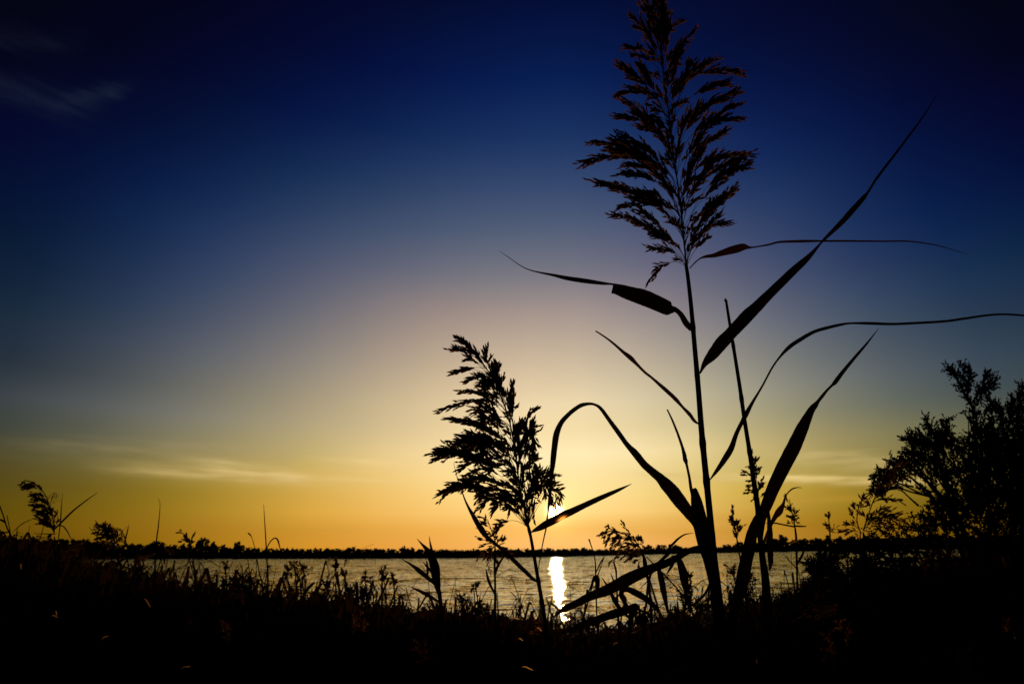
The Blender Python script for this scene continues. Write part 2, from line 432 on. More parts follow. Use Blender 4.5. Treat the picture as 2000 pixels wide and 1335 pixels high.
def tag(o, label=None, cat=None, group=None, kind=None):
    if label: o['label'] = label
    if cat: o['category'] = cat
    if group: o['group'] = group
    if kind: o['kind'] = kind
    return o
def thing(name, loc, label, cat, group=None):
    o = bpy.data.objects.new(name, None)
    C.objects.link(o)
    o.location = tuple(float(k) for k in loc)
    o.empty_display_size = 0.1
    return tag(o, label, cat, group)
def copy_tree(o, parent=None):
    c = o.copy(); C.objects.link(c); c.parent = parent
    for ch in list(o.children):
        copy_tree(ch, c)
    return c

def ground(x, y):
    """height of the near bank: a low rise between the camera and the lake"""
    z = float(np.interp(y, [-30, 0, 1.2, 3.0, 4.4, 5.4, 8.2, 12], [0.1, 0.2, 0.32, 0.78, 0.84, 0.62, -1.1, -1.4]))
    z += 0.05 * math.sin(x * 1.7 + 0.6) * math.sin(y * 1.3) + 0.03 * math.sin(x * 4.1 + y * 2.3)
    return z + (0.10 * max(0, -x - 1.5) + 0.12 * max(0, x - 1.8)) * max(0, min(1, (7 - y) / 3)) * max(0, min(1, y / 3))
WATER_Z = -0.7

# ------------------------------------------------------------------ setting: lake, bank, far shore
g = G()
g.add([(-5000, 3, WATER_Z), (5000, 3, WATER_Z), (5000, 6000, WATER_Z), (-5000, 6000, WATER_Z)], [(0, 1, 2, 3)])
tag(g.build('water', M_WATER), kind='structure')

g = G()
xs = np.linspace(-30, 30, 121); ys = np.linspace(-25, 9, 86)
g.add([(x, y, ground(x, y)) for y in ys for x in xs],
      [(j * 121 + i, j * 121 + i + 1, (j + 1) * 121 + i + 1, (j + 1) * 121 + i) for j in range(85) for i in range(120)])
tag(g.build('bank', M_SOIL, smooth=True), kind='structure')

SHORE = [(-900, 1101), (-300, 1096), (130, 1091), (400, 1090), (700, 1090), (900, 1089), (1100, 1086), (1300, 1081), (1500, 1077), (1700, 1073.5), (2000, 1070.5), (2600, 1064.5)]
def shore_pt(px):
    k = max(0, min(len(SHORE) - 2, next((i for i in range(len(SHORE) - 1) if SHORE[i + 1][0] >= px), len(SHORE) - 2)))
    (x0, y0), (x1, y1) = SHORE[k], SHORE[k + 1]
    py = y0 + (y1 - y0) * (px - x0) / (x1 - x0)
    d = ray(px, py)
    t = (WATER_Z - EYE[2]) / d[2]
    return EYE + d * t
g = G()
pxs = list(range(-900, 2601, 50))
rows = []
for px in pxs:
    a = shore_pt(px)
    h = np.array([a[0], a[1], 0]); h /= np.linalg.norm(h)
    for k, (dist, z) in enumerate(((-2, -1.2), (0.6, -0.62), (4, -0.1), (9, 0.5), (40, 0.9), (3500, 1.2))):
        q = a + h * dist
        rows.append((q[0], q[1], z))
g.add(rows, [(i * 6 + j, (i + 1) * 6 + j, (i + 1) * 6 + j + 1, i * 6 + j + 1) for i in range(len(pxs) - 1) for j in range(5)])
tag(g.build('far_shore', M_SHORE), kind='structure')

# ------------------------------------------------------------------ reeds
def dep(P2, w0=0.0, w1=0.0, bow=0.0):
    """give a traced line its depth: from w0 to w1 with a bow between"""
    n = len(P2)
    t = np.linspace(0, 1, n)
    return np.column_stack([P2[:, 0], P2[:, 1], w0 + (w1 - w0) * t + bow * np.sin(math.pi * t)])

def leaf(parent, Y, pts, w1=0.0, mat=None, fold=0.35, bow=0.0, w0=0.0, seed=0, label=None, rag=0.06):
    """a blade traced as (across, down, half width) from its sheath to its tip, or as two such pieces where it is torn;
    reaches w1 photo units in depth"""
    pieces = pts if isinstance(pts[0][0], (list, tuple)) else [pts]
    tot = float(len(pieces))
    g = G()
    for k, piece in enumerate(pieces):
        P = spline(np.asarray(piece, float), 7)
        P[:, 2] = np.maximum(P[:, 2], 0.15)
        c = dep(P[:, :2], w0 + (w1 - w0) * k / tot, w0 + (w1 - w0) * (k + 1) / tot, bow)
        T = np.gradient(c[:, :2], axis=0)
        T /= np.linalg.norm(T, axis=1)[:, None] + 1e-9
        side = np.column_stack([-T[:, 1], T[:, 0], np.zeros(len(T))])
        r = np.random.default_rng(seed + len(piece) * 31 + int(abs(piece[0][0])))
        hw = P[:, 2]
        ker = np.ones(6) / 6 * 2.2
        l = hw * (1 + rag * np.convolve(r.standard_normal(len(hw) + 5), ker, 'valid'))
        q = hw * (1 + rag * np.convolve(r.standard_normal(len(hw) + 5), ker, 'valid'))
        g.ribbon(c, (l, q), side, fold)
    o = g.build('leaf', mat or M_LEAF, parent, lambda a: W(a, Y), smooth=True)
    if label: o['label'] = label
    return o

def to_ground(pts, Y, lean=0.0):
    """continue a traced stem from its last row down to the bank"""
    a, b = W([[pts[-1][0], pts[-1][1], 0]], Y)[0], W([[pts[-2][0], pts[-2][1], 0]], Y)[0]
    d = (a - b) / np.linalg.norm(a - b)
    gz = ground(a[0], a[1]) - 0.03
    k = (a[2] - gz)
    e = np.array([a[0] + d[0] / max(.2, -d[2]) * k * 0.5 + lean, Y, gz])
    m = a + (e - a) * 0.5 + np.array([d[0] * k * .06, 0, 0])
    m[1] = Y
    q, q2 = Q(m, Y), Q(e, Y)
    return [tuple(p) for p in pts] + [(q[0], q[1], pts[-1][2]), (q2[0], q2[1], pts[-1][2] * 1.05)], e

def stem(parent, Y, pts, nodes=(), mat=None, n=8, name='stem'):
    P = spline(np.asarray(pts, float), 6)
    c = dep(P[:, :2])
    R = P[:, 2].copy() / 2
    for ny in nodes:
        R *= 1 + 0.22 * np.exp(-((P[:, 1] - ny) / 5.0) ** 2)
    g = G()
    g.tube(c, R, n)
    return g.build(name, mat or M_STEM, parent, lambda a: W(a, Y), smooth=True)

def plume_geo(g, axis, tips, r, husk=(11, 1.5), wind=(0, 0.4), dens=1.0, br=0.9, fill=0, fillr=60, start=0.3, spread=0.5, jit=.24):
    """panicle: axis rows (across, down) from the lowest whorl to the tip; each tip (across, down) gets a branch with
    side twigs and husks. fill adds shorter branches round the axis."""
    A = spline(np.column_stack([np.asarray(axis, float), np.zeros(len(axis))]), 8)
    n = len(A)
    sl_ = np.concatenate([[0], np.cumsum(np.linalg.norm(np.diff(A, axis=0), axis=1))])
    TA = np.gradient(A, axis=0); TA /= np.linalg.norm(TA, axis=1)[:, None]
    g.tube(A, np.linspace(br * 2.6, br * 1.1, n), 5)
    wv = np.array([wind[0], wind[1], 0.0])
    jobs = []
    for tip_ in tips:
        tx, ty = tip_[:2]
        bend = np.array([tip_[2], tip_[3], 0.0]) if len(tip_) > 2 else None
        d = np.linalg.norm(A[:, :2] - np.array([tx, ty]), axis=1)
        k = int(np.argmin(d))
        pull = min(1.6 * husk[0], 0.3 * d[k]) / (d[k] + 1e-6)
        tx += (A[k, 0] - tx) * pull; ty += (A[k, 1] - ty) * pull + 3
        s0 = max(0.0, sl_[k] - (0.25 * d[k] + 0.12 * sl_[-1] + 12) * (0.55 + 0.9 * r.random()))
        tx += r.gauss(0, 4.5); ty += r.gauss(0, 4.5)
        jobs.append((s0, np.array([tx, ty, r.uniform(-1, 1) * (0.35 * d[k] + 12)]), 1.0, bend))
    for i in range(fill):
        s0 = r.uniform(0.0, 0.85) * sl_[-1]
        k = int(np.searchsorted(sl_, s0))
        k = min(k, n - 1)
        lenf = (1 - 0.6 * s0 / sl_[-1])
        a = r.uniform(0, 2 * math.pi)
        rad = fillr * lenf * r.uniform(0.25, 1.0)
        p = A[k] + TA[k] * fillr * lenf * r.uniform(0.5, 1.3)
        nx = np.array([-TA[k][1], TA[k][0], 0])
        p = p + nx * math.cos(a) * rad + np.array([0, 0, 1.0]) * math.sin(a) * rad + wv * rad * 0.6
        jobs.append((s0, p, 0.85, None))
    for s0, tip, q, bend in jobs:
        k = min(n - 1, int(np.searchsorted(sl_, s0)))
        a0 = A[k]; ln = np.linalg.norm(tip - a0)
        if ln < 4: continue
        ctl = a0 + TA[k] * ln * r.uniform(0.22, 0.52) + (tip - a0) * r.uniform(.15, .4) + np.array([r.gauss(0, .04), r.gauss(0, .04), r.gauss(0, .06)]) * ln
        if bend is not None:
            ctl = bend + np.array([0, 0, tip[2] * .6])
        m = max(7, int(ln / 7))
        t = np.linspace(0, 1, m)[:, None]
        B = (1 - t) ** 2 * a0 + 2 * t * (1 - t) * ctl + t * t * tip
        g.tube(B, np.linspace(br, br * 0.45, m), 3, cap=False)
        TB = np.gradient(B, axis=0); TB /= np.linalg.norm(TB, axis=1)[:, None] + 1e-9
        dq = r.uniform(.55, 1.25)
        st_ = min(.7, start * r.uniform(.6, 1.5))
        ntw = max(4, int(ln / 5.2 * dens * q * dq))
        for j in range(ntw):
            u = st_ + (1 - st_) * ((j + r.random()) / ntw)
            f = u * (m - 1); i0 = min(m - 2, int(f)); p = B[i0] + (B[i0 + 1] - B[i0]) * (f - i0)
            d = TB[i0]
            off = np.array([r.uniform(-1, 1), r.uniform(-1, 1), r.uniform(-1, 1)])
            off -= d * (off @ d)
            off /= np.linalg.norm(off) + 1e-9
            d2 = d + off * spread * r.uniform(0.35, 1.0) + wv * r.uniform(0.1, 0.6)
            d2 /= np.linalg.norm(d2)
            tl = (0.10 + 0.16 * (1 - u)) * ln * r.uniform(0.4, 1.6) + husk[0] * 0.5
            tl = min(tl, husk[0] * 4)
            e = p + d2 * tl + wv * tl * 0.25
            g.tube(np.array([p, p + d2 * tl * .55, e]), br * 0.4, 3, cap=False)
            nh = max(2, int(tl / husk[0] * 2.6 * dens))
            for h in range(nh):
                uu = (h + r.random()) / nh
                pp = p + (e - p) * uu
                dd = d2 + np.array([r.gauss(0, jit), r.gauss(0, jit), r.gauss(0, jit)]) + wv * 0.12
                g.husk(pp, dd, husk[0] * r.uniform(0.7, 1.25), husk[1] * r.uniform(0.7, 1.2), r)
        for h in range(3):
            dd = TB[-1] + np.array([r.gauss(0, .16), r.gauss(0, .16), r.gauss(0, .16)])
            g.husk(B[-1] - TB[-1] * husk[0] * 0.3 * h, dd, husk[0] * r.uniform(0.9, 1.4), husk[1] * 0.9, r)

def plume(parent, Y, axis, tips, seed=1, mat=None, **kw):
    g = G()
    plume_geo(g, axis, tips, random.Random(seed), **kw)
    return g.build('plume', mat or M_PLUME, parent, lambda a: W(a, Y))

# ---- the tall reed
Y = 0.80
st, base = to_ground([(1340, 517, 7), (1344, 545, 7.5), (1350, 600, 8.5), (1357, 680, 9.5), (1364, 760, 10.5), (1371, 850, 11.5), (1380, 940, 12.5), (1388, 1020, 13), (1394, 1090, 15), (1401, 1150, 17), (1408, 1220, 18), (1414, 1335, 18)], Y)
tall = thing('tall_reed', base, 'tallest reed, with a large spreading brown plume and long bent leaves against the sky', 'reed')
stem(tall, Y, st, nodes=(640, 728, 828, 866, 938, 1050))
TALL_AXIS = [(1341, 522), (1337, 480), (1331, 420), (1324, 360), (1315, 300), (1308, 240), (1303, 200), (1297, 150), (1292, 100), (1287, 50), (1282, 5), (1277, -40)]
TALL_TIPS = [(1255, -2), (1268, -30), (1262, 20), (1272, 10), (1290, 5), (1300, 40), (1265, 50), (1275, 70), (1310, 60), (1280, -38), (1302, -12), (1310, 20), (1250, 18), (1241, 36), (1239, 61), (1217, 83), (1222, 105), (1193, 125), (1215, 152), (1196, 182), (1209, 204), (1202, 222), (1231, 249), (1207, 263), (1346, 42), (1323, 54), (1367, 65), (1342, 105), (1401, 119), (1371, 129), (1452, 134), (1423, 164), (1456, 178), (1415, 196), (1447, 202), (1447, 224), (1423, 253), (1245, 140), (1232, 170), (1225, 225), (1360, 150), (1340, 180), (1385, 215),
             (1155, 285), (1190, 305), (1219, 318), (1138, 326), (1165, 354), (1181, 363), (1200, 404), (1193, 419), (1224, 437), (1252, 446), (1259, 464), (1264, 482), (1254, 542), (1488, 295), (1459, 323), (1438, 339), (1450, 370), (1441, 377), (1419, 386), (1410, 395), (1410, 418), (1424, 428), (1408, 446), (1392, 458), (1358, 482), (1329, 500), (1235, 290), (1250, 330), (1245, 375), (1260, 400), (1395, 290), (1400, 330), (1385, 350), (1270, 350), (1180, 288), (1205, 345), (1420, 300), (1460, 305), (1235, 420), (1205, 272), (1290, 330), (1300, 270), (1340, 270), (1215, 395)]
plume(tall, Y, TALL_AXIS, TALL_TIPS, 11, husk=(13, 2.0), wind=(0, 0.18), dens=1.1, br=0.75, fill=95, fillr=46, start=0.45, spread=0.34, jit=.17)
leaf(tall, Y, [[(1351, 643, 5), (1340, 631, 6), (1330, 614, 5), (1320, 605, 5), (1312, 604, 8), (1305, 602, 14), (1288, 594, 15), (1260, 582, 15.5), (1228, 572, 13), (1206, 565, 10.5), (1196, 562.5, 10)], [(1222, 560, 2), (1206, 557, 2.4), (1193.5, 554.5, 2), (1176, 553, 3.2), (1140, 548, 4.6), (1110, 543.5, 4.2), (1080, 537, 2.6), (1050, 531, 1.4), (1032, 526, 1), (1014, 517, .8), (993, 502, .6), (975, 490, .3)]], 90, fold=.2, label='leaf with a torn step in its broad blade', rag=.03)
leaf(tall, Y, [(1367, 729, 1.5), (1377, 709, 6), (1393, 691, 11), (1411, 668, 13), (1430, 648, 12), (1452, 625, 12.5), (1475, 602, 11), (1500, 577, 9.5), (1548, 530, 8), (1580, 501, 5), (1602, 476, 2), (1612, 465, 3), (1640, 438, 5), (1662, 414, 5.6), (1685, 388, 4.6), (1696, 374, 2.5), (1714, 346, 2.6), (1752, 296, 2.3), (1789, 247, 1.8), (1812, 214, 1.1), (1832, 182, .35)], -120, fold=.25, rag=.03)
leaf(tall, Y, [(1347, 524, 1), (1356, 514, 1.2), (1367, 505, 1.5), (1378, 501, 2.8), (1393, 499, 4), (1410, 494, 6), (1434, 487, 8), (1452, 482, 6.5), (1468, 483, 1.8), (1500, 478, 1.8), (1523, 472.5, 2.2), (1565, 471, 2.6), (1598, 470.5, 2), (1640, 470.5, 1.9), (1714, 471, 1.6), (1771, 471, 1.4), (1808, 475, 1.2), (1842, 482, .9), (1892, 498, .3)], 80, fold=.2, mat=M_DRY, label='reddish dry flag leaf under the plume', rag=.03)
leaf(tall, Y, [(1365, 828, 1.5), (1356, 821, 3), (1347, 809, 3.5), (1332, 793, 2.6), (1317, 776, 4.4), (1299, 760, 3.8), (1275, 739, 2.4), (1260, 727, 2.6), (1245, 712, 3), (1231, 698, 4.5), (1215, 685, 3), (1194, 667, 2), (1176, 654, 1.5), (1163, 646, 1.3)], 60, fold=.2, mat=M_DRY)
leaf(tall, Y, [(1386, 937, 1), (1401, 917, 4), (1416, 895, 6), (1429, 873, 6), (1438, 847, 4.5), (1449, 824, 4), (1457, 809, 5), (1470, 785, 3), (1489, 753, 2), (1508, 718, 1.8), (1523, 697, 2.2), (1542, 677, 4), (1561, 664, 4), (1589, 648, 3.4), (1615, 640, 3.2), (1643, 633.5, 2.6), (1662, 631, 2), (1696, 631, 2.8), (1740, 632.5, 2.5), (1789, 630.5, 2.5), (1846, 627, 2.4), (1883, 622, 2.3), (1924, 616, 2.2), (1958, 613.5, 2), (2000, 616, 1.8), (2045, 622, 1.2), (2090, 634, .3)], -100, fold=.2, rag=.03)

# ---- the young leafy shoot in front of it
Y = 0.76
st, base = to_ground([(1352, 962, 6), (1358, 1000, 16), (1366, 1030, 22), (1375, 1065, 23), (1385, 1095, 22), (1395, 1145, 19), (1400, 1200, 16), (1404, 1260, 15), (1408, 1335, 15)], Y)
young = thing('young_reed', base, 'leafy reed shoot without a plume pressed against the foot of the tallest reed', 'reed')
stem(young, Y, st)
leaf(young, Y, [(1357, 980, 4), (1350, 955, 3.2), (1346, 930, 2.6), (1341, 907, 2.8), (1339, 898, 4.5), (1336.5, 887, 4), (1333, 874, 3), (1325, 850, 2.4), (1314, 822, 1.9), (1303, 799, 1.3)], 20, fold=.5, label='rolled pointed leaf')
leaf(young, Y, [(1385, 1090, 10), (1376, 1050, 12.5), (1368, 1012, 12.5), (1361, 980, 10.5), (1356, 960, 7.5), (1354, 953, 5)], -30, fold=.25, w0=-14, label='broad leaf cut off short at its top', rag=.02)
leaf(young, Y, [(1362, 1042, 3), (1356, 1022, 5), (1346, 1003, 10.5), (1331, 983, 13), (1316, 963, 13.5), (1304, 949, 12.5), (1290, 934, 9.5), (1275, 921, 8), (1259, 907, 7.5), (1242, 886, 7), (1224, 867, 5), (1204, 839, 4.6), (1188, 817, 4), (1173, 797, 3.5), (1162, 790, 2.6), (1152, 788, 2.8), (1137, 790.5, 4), (1122, 799, 4.2), (1107, 812, 4.4), (1095, 827, 5), (1087, 847, 6), (1083, 872, 6), (1080.5, 896, 5.6), (1078, 919, 4.6), (1076, 941, 3.6), (1073, 975, 2.8), (1069.5, 1004, 2), (1066, 1033, 1.5), (1061, 1056, 1.2), (1056, 1083, 1.1), (1051, 1112, .8)], -60, fold=.25, rag=.03, label='leaf arching over and hanging past the sun')
leaf(young, Y, [(1374, 1067, 4), (1360, 1070, 5), (1346, 1075, 5.5), (1325, 1087, 6.5), (1301, 1099, 8), (1276, 1108, 9), (1251, 1119, 11), (1226, 1131, 12.5), (1201, 1144, 11.5), (1176, 1155, 10), (1150, 1165, 8.5), (1125, 1178, 7.5), (1100, 1190, 6), (1082, 1203, .8)], -60, fold=.25, rag=.03, label='long broad low leaf crossing the water')
leaf(young, Y, [(1392, 1130, 3), (1376, 1160, 2.6), (1356, 1178, 2), (1301, 1211, 2.2), (1251, 1233, 2.4), (1200, 1272, 2), (1150, 1300, 1.4), (1100, 1322, .5)], -90, fold=.3)

# ---- the broken bare stalk with the big spear leaf
Y = 0.86
st, base = to_ground([(1418, 586, 5), (1422, 612, 5.6), (1426, 637, 6), (1432, 674, 6.6), (1445, 756, 7.6), (1454, 819, 8.2), (1464, 882, 8.8), (1471.5, 936, 9.3), (1479, 989, 9.8), (1484.5, 1049, 10.5), (1490, 1095, 13), (1495, 1132, 16), (1498, 1180, 18), (1501, 1240, 19), (1504, 1335, 19)], Y)
bare = thing('bare_reed', base, 'broken reed stalk without a plume, snapped off at the top, with one big spear leaf', 'reed')
stem(bare, Y, st, nodes=(676, 780, 880, 1010))
g = G()
for k in range(7):
    g.husk(np.array([1418 + rng.uniform(-2, 2), 590, rng.uniform(-2, 2)]), np.array([-.2 + rng.uniform(-.15, .15), -1, rng.uniform(-.2, .2)]), rng.uniform(5, 11), 1.1)
g.build('splinter', M_STEM, bare, lambda a: W(a, Y))
leaf(bare, Y, [(1485, 1052, 5), (1488, 1015, 8), (1496, 988, 11), (1508, 958, 12.8), (1531, 909, 14), (1552, 868, 14), (1568, 834, 12), (1583, 803, 7.5), (1592, 791, 5.5), (1599, 782, 3.4), (1606, 773, 3.4), (1615, 762, 2.6), (1625, 752, 2.6), (1631, 746, 4.4), (1646, 726, 4), (1671, 696, 3), (1690, 674, 2.2), (1706, 654, 1.2), (1717, 640, .3)], -80, fold=.3, rag=.03, label='large spear leaf')
leaf(bare, Y, [(1500, 995, 3), (1503, 1030, 5), (1504, 1060, 6), (1505, 1095, 5), (1503, 1114, 1)], 20, fold=.3)
leaf(bare, Y, [(1490, 1062, 2), (1500, 1040, 4), (1506, 1024, 3.2), (1514, 1009, 5), (1523, 996, 7), (1529.5, 984, 3.2), (1533, 972, 1.8), (1537, 964, 1.3), (1546, 955, 1.5), (1556, 951.5, 1.1), (1566, 952, .5)], -40, fold=.3, mat=M_DRY, label='small twisted leaf')
Y = 0.82
lean = thing('leaning_reed', (0, 0, 0), 'short broad-bladed reed shoot leaning between the two thick stems', 'reed')
st, base = to_ground([(1438, 1180, 12), (1428, 1225, 13), (1420, 1280, 13), (1415, 1335, 13)], Y)
lean.location = tuple(float(k) for k in base)
stem(lean, Y, st)
leaf(lean, Y, [(1420, 1275, 8), (1426, 1225, 10), (1437, 1180, 11.5), (1446, 1148, 12), (1454, 1112, 13), (1462, 1075, 12.5), (1469, 1040, 10.5), (1475, 1015, 6), (1480, 1000, 1)], 10, fold=.3)

# ---- the shorter reed whose plume leans over the sun
Y = 0.92
st, base = to_ground([(1024, 990, 4.6), (1030, 1020, 5.5), (1037, 1050, 6), (1044, 1090, 6.5), (1050, 1125, 7), (1056, 1160, 7.6), (1062, 1195, 8), (1069, 1260, 8), (1074, 1335, 8)], Y)
small = thing('short_reed', base, 'shorter reed with a dark plume swept to one side, standing before the low sun', 'reed')
stem(small, Y, st, nodes=(1036, 1134))
S_AXIS = [(1030, 1028), (1024, 990), (1015, 950), (1010, 910), (1004, 870), (997, 830), (985, 790), (968, 750), (948, 716), (926, 690), (911, 674)]
S_TIPS = [(894, 663), (906, 660), (891, 691), (900, 675), (922, 668), (930, 680), (957, 679), (877, 721), (873, 737), (902, 706), (899, 765), (917, 787), (851, 807), (874, 820), (892, 843), (978, 707), (981, 717), (985, 735), (968, 720), (1013, 747), (1012, 762), (1022, 783), (1055, 795), (1005, 775), (925, 856), (945, 793), (896, 836), (900, 750), (930, 750), (940, 740), (925, 770),
          (842, 893, 925, 862), (860, 890, 930, 870), (856, 955, 935, 925), (872, 950, 940, 930), (885, 905, 945, 880), (910, 925, 960, 895), (949, 997, 988, 945), (930, 968, 975, 930), (973, 995, 1005, 985), (955, 1035, 995, 1000), (900, 880, 945, 850), (880, 870, 930, 840), (910, 950, 965, 915), (895, 940, 955, 905), (940, 880, 970, 850), (930, 830, 960, 800), (920, 810, 955, 780), (905, 870, 950, 835), (935, 905, 970, 870), (940, 925, 975, 890), (870, 885, 930, 855), (925, 985, 970, 940), (960, 985, 990, 940), (980, 985, 1002, 945), (890, 860, 940, 825), (915, 895, 955, 860), (930, 870, 965, 840), (945, 850, 970, 820),
          (1054, 847, 1040, 796), (1047, 862, 1036, 806), (1036, 876, 1026, 812), (1052, 834, 1042, 802), (1040, 852, 1030, 802), (1028, 862, 1020, 812), (1020, 850, 1016, 808),
          (1120, 948, 1078, 905), (1108, 977, 1088, 912), (1100, 962, 1070, 905), (1063, 903, 1045, 880), (1058, 900, 1040, 868), (1085, 950, 1060, 912), (1075, 940, 1050, 905), (1058, 968, 1046, 920), (1045, 985, 1040, 935), (1050, 1008, 1045, 950), (1035, 985, 1032, 930), (1031, 995, 1028, 950), (1020, 988, 1015, 940), (995, 990, 1002, 950), (1045, 950, 1035, 910), (1030, 930, 1024, 890), (1025, 960, 1020, 915), (1090, 930, 1060, 905), (1055, 940, 1040, 905)]
plume(small, Y, S_AXIS, S_TIPS, 5, husk=(13, 2.1), wind=(-0.22, 0.30), dens=1.12, br=0.75, fill=80, fillr=46, start=0.35, spread=0.34, jit=.17)
leaf(small, Y, [(1037, 1039, 1), (1046, 1034, 4), (1058, 1028, 6.5), (1072, 1020, 7.6), (1090, 1011, 7.2), (1105, 1003, 7.4), (1123, 995, 6.5), (1146, 984, 5.6), (1170, 973, 5), (1197, 961, 4), (1215, 953, 2.6), (1234, 944, .3)], -60, fold=.3, rag=.03)
leaf(small, Y, [(1052, 1136, 2), (1040, 1129, 3.4), (1027, 1116, 4), (1011, 1101, 4), (995, 1085, 4), (977, 1069, 3.2), (964, 1058, 3.2), (950, 1047, 4.4), (941, 1034, 6), (932, 1020, 5), (923, 1004, 4), (916, 992, 2.6), (908, 975, 1.6), (901, 955, 1), (892, 928, .7), (886, 903, .4)], 60, fold=.3, rag=.03)

# ---- reeds standing behind, each traced
def reed(name, Y, stempts, label, axis=None, tips=None, leaves=(), seed=3, group='reeds behind the near plants', mat=None, pmat=None, pk=None):
    st, base = to_ground(stempts, Y)
    t = thing(name, base, label, 'reed', group)
    stem(t, Y, st, n=6, mat=mat)
    if axis:
        k = dict(husk=(8, 1.3), wind=(-0.2, 0.3), dens=0.9, br=0.6, fill=10, fillr=22, start=0.25)
        k.update(pk or {})
        plume(t, Y, axis, tips, seed, mat=pmat, **k)
    for lf in leaves:
        leaf(t, Y, lf, rng.uniform(-25, 25), fold=.25)
    return t

reed('reed', 2.0, [(967, 1068, 3.4), (966, 1100, 4), (967, 1140, 4.4), (967, 1200, 5), (968, 1260, 5)], 'loose-plumed reed whose drooping plume shows under the short reed',
     [(969, 1066), (966, 1052), (961, 1038), (956, 1024), (952, 1013)],
     [(939, 1013), (930, 1039), (929, 1051), (937, 1089), (952, 1100), (1015, 1089), (1002, 1069), (988, 1051), (955, 1121), (975, 1020), (985, 1035), (1010, 1100), (945, 1062), (995, 1095), (940, 1075), (960, 1095), (970, 1085), (1000, 1080)],
     [[(966, 1125, 2), (972, 1105, 2.5), (984, 1085, 1.6), (990, 1070, .5)], [(967, 1160, 2), (955, 1135, 3), (949, 1110, 1)]], 21, pk=dict(husk=(10, 1.9), fill=6, dens=.75), pmat=M_PLUME)
reed('reed', 1.7, [(1256, 1084, 3.6), (1262, 1110, 4.4), (1268, 1150, 5), (1272, 1200, 5.4), (1275, 1260, 5.6)], 'reed with a nodding fluffy plume beside the glittering sun path',
     [(1257, 1086), (1251, 1070), (1240, 1056), (1224, 1045), (1205, 1036), (1186, 1031)],
     [(1170, 1037), (1178, 1060), (1188, 1093), (1208, 1095), (1231, 1104), (1201, 1025), (1218, 1028), (1241, 1048), (1253, 1060), (1186, 1030), (1181, 1048), (1195, 1075), (1215, 1085), (1225, 1070), (1200, 1050), (1240, 1090), (1190, 1060), (1210, 1065), (1232, 1036), (1222, 1095), (1190, 1082)],
     [], 22, pk=dict(husk=(9, 2.0), fill=14, dens=.8, wind=(-.1, .6)), pmat=M_PLUME)
reed('reed', 2.3, [(1482, 975, 3), (1486, 1010, 3.6), (1489, 1060, 4), (1492, 1120, 4.4), (1494, 1200, 5)], 'reed with an upright oval plume half hidden by the broken stalk',
     [(1482, 976), (1479, 955), (1475, 930), (1472, 908), (1471, 890)],
     [(1454, 902), (1454, 915), (1449, 925), (1449, 945), (1450, 964), (1477, 899), (1484, 906), (1488, 923), (1495, 938), (1493, 958), (1468, 969), (1460, 930), (1490, 948), (1462, 955), (1471, 888)],
     [], 23, pk=dict(husk=(8, 2.0), fill=8, dens=.8, wind=(0, .1)))
reed('reed', 2.4, [(1440, 1056, 2.6), (1443, 1075, 3), (1449, 1110, 3.4), (1455, 1160, 4)], 'reed with a narrow closed plume between the tallest reed and the broken stalk',
     [(1440, 1057), (1438, 1040), (1434, 1020), (1431, 1004), (1429.5, 991)], [(1431, 1003), (1429, 1010), (1431, 1020), (1434, 1040), (1443, 1030), (1441, 1020), (1430, 1035), (1438, 1012), (1429, 990), (1443, 1040)],
     [[(1445, 1085, 1.6), (1460, 1098, 1.6), (1475, 1110, .5)]], 24, pk=dict(husk=(8, 1.6), fill=10, fillr=7, wind=(0, -.3), spread=.25))
reed('reed', 2.2, [(1552, 1025, 3), (1555, 1050, 4.6), (1556, 1090, 4.4), (1557, 1140, 4.4), (1558, 1190, 4.6)], 'reed with a small forked plume and a level twig above the far shore',
     [(1552, 1026), (1550, 1012), (1546, 996), (1543, 982), (1542, 974)], [(1528, 1012), (1562, 996), (1562, 1004), (1536, 996), (1541, 973), (1547, 985), (1533, 1004), (1555, 1012), (1557, 990), (1538, 985), (1543, 1020)],
     [[(1553, 1028, 1.6), (1535, 1025, 1.6), (1515, 1021, 1.4), (1495, 1021, .6)], [(1552, 1026, 1.6), (1562, 1027, 1.6), (1575, 1027, 1)], [(1557, 1100, 2), (1566, 1085, 2.6), (1572, 1070, .8)], [(1556, 1110, 1), (1540, 1092, 1), (1532, 1082, .4)]], 25, pk=dict(husk=(7, 1.4), fill=8, fillr=10, wind=(0, -.1)))
reed('reed', 2.6, [(1621, 1042, 3), (1622, 1070, 3.4), (1624, 1120, 4)], 'reed with a thin pointed plume above the dark shrub edge',
     [(1621, 1042), (1620, 1028), (1618.5, 1012), (1617.5, 998)], [(1616, 1005), (1620, 1012), (1617, 1022), (1631, 1022), (1634, 1030), (1622, 1025), (1629, 1036)],
     [], 26, pk=dict(husk=(7, 1.3), fill=6, fillr=6, wind=(0, -.3), spread=.25))
reed('reed', 2.0, [(1686, 1038, 3.4), (1688, 1070, 4.2), (1690, 1120, 5)], 'reed with a feathery wind-swept plume at the edge of the big shrub',
     [(1686, 1036), (1697, 1002), (1708, 972), (1722, 942), (1742, 915)], [(1774, 968), (1770, 985), (1774, 1008), (1760, 1024), (1752, 960), (1748, 905), (1735, 912), (1765, 940), (1755, 925), (1768, 1000), (1745, 1020), (1740, 990), (1760, 975), (1730, 1012), (1750, 1000), (1765, 955), (1722, 925), (1710, 950)],
     [], 27, pk=dict(husk=(11, 1.6), fill=10, fillr=20, wind=(.35, .15), dens=.85))
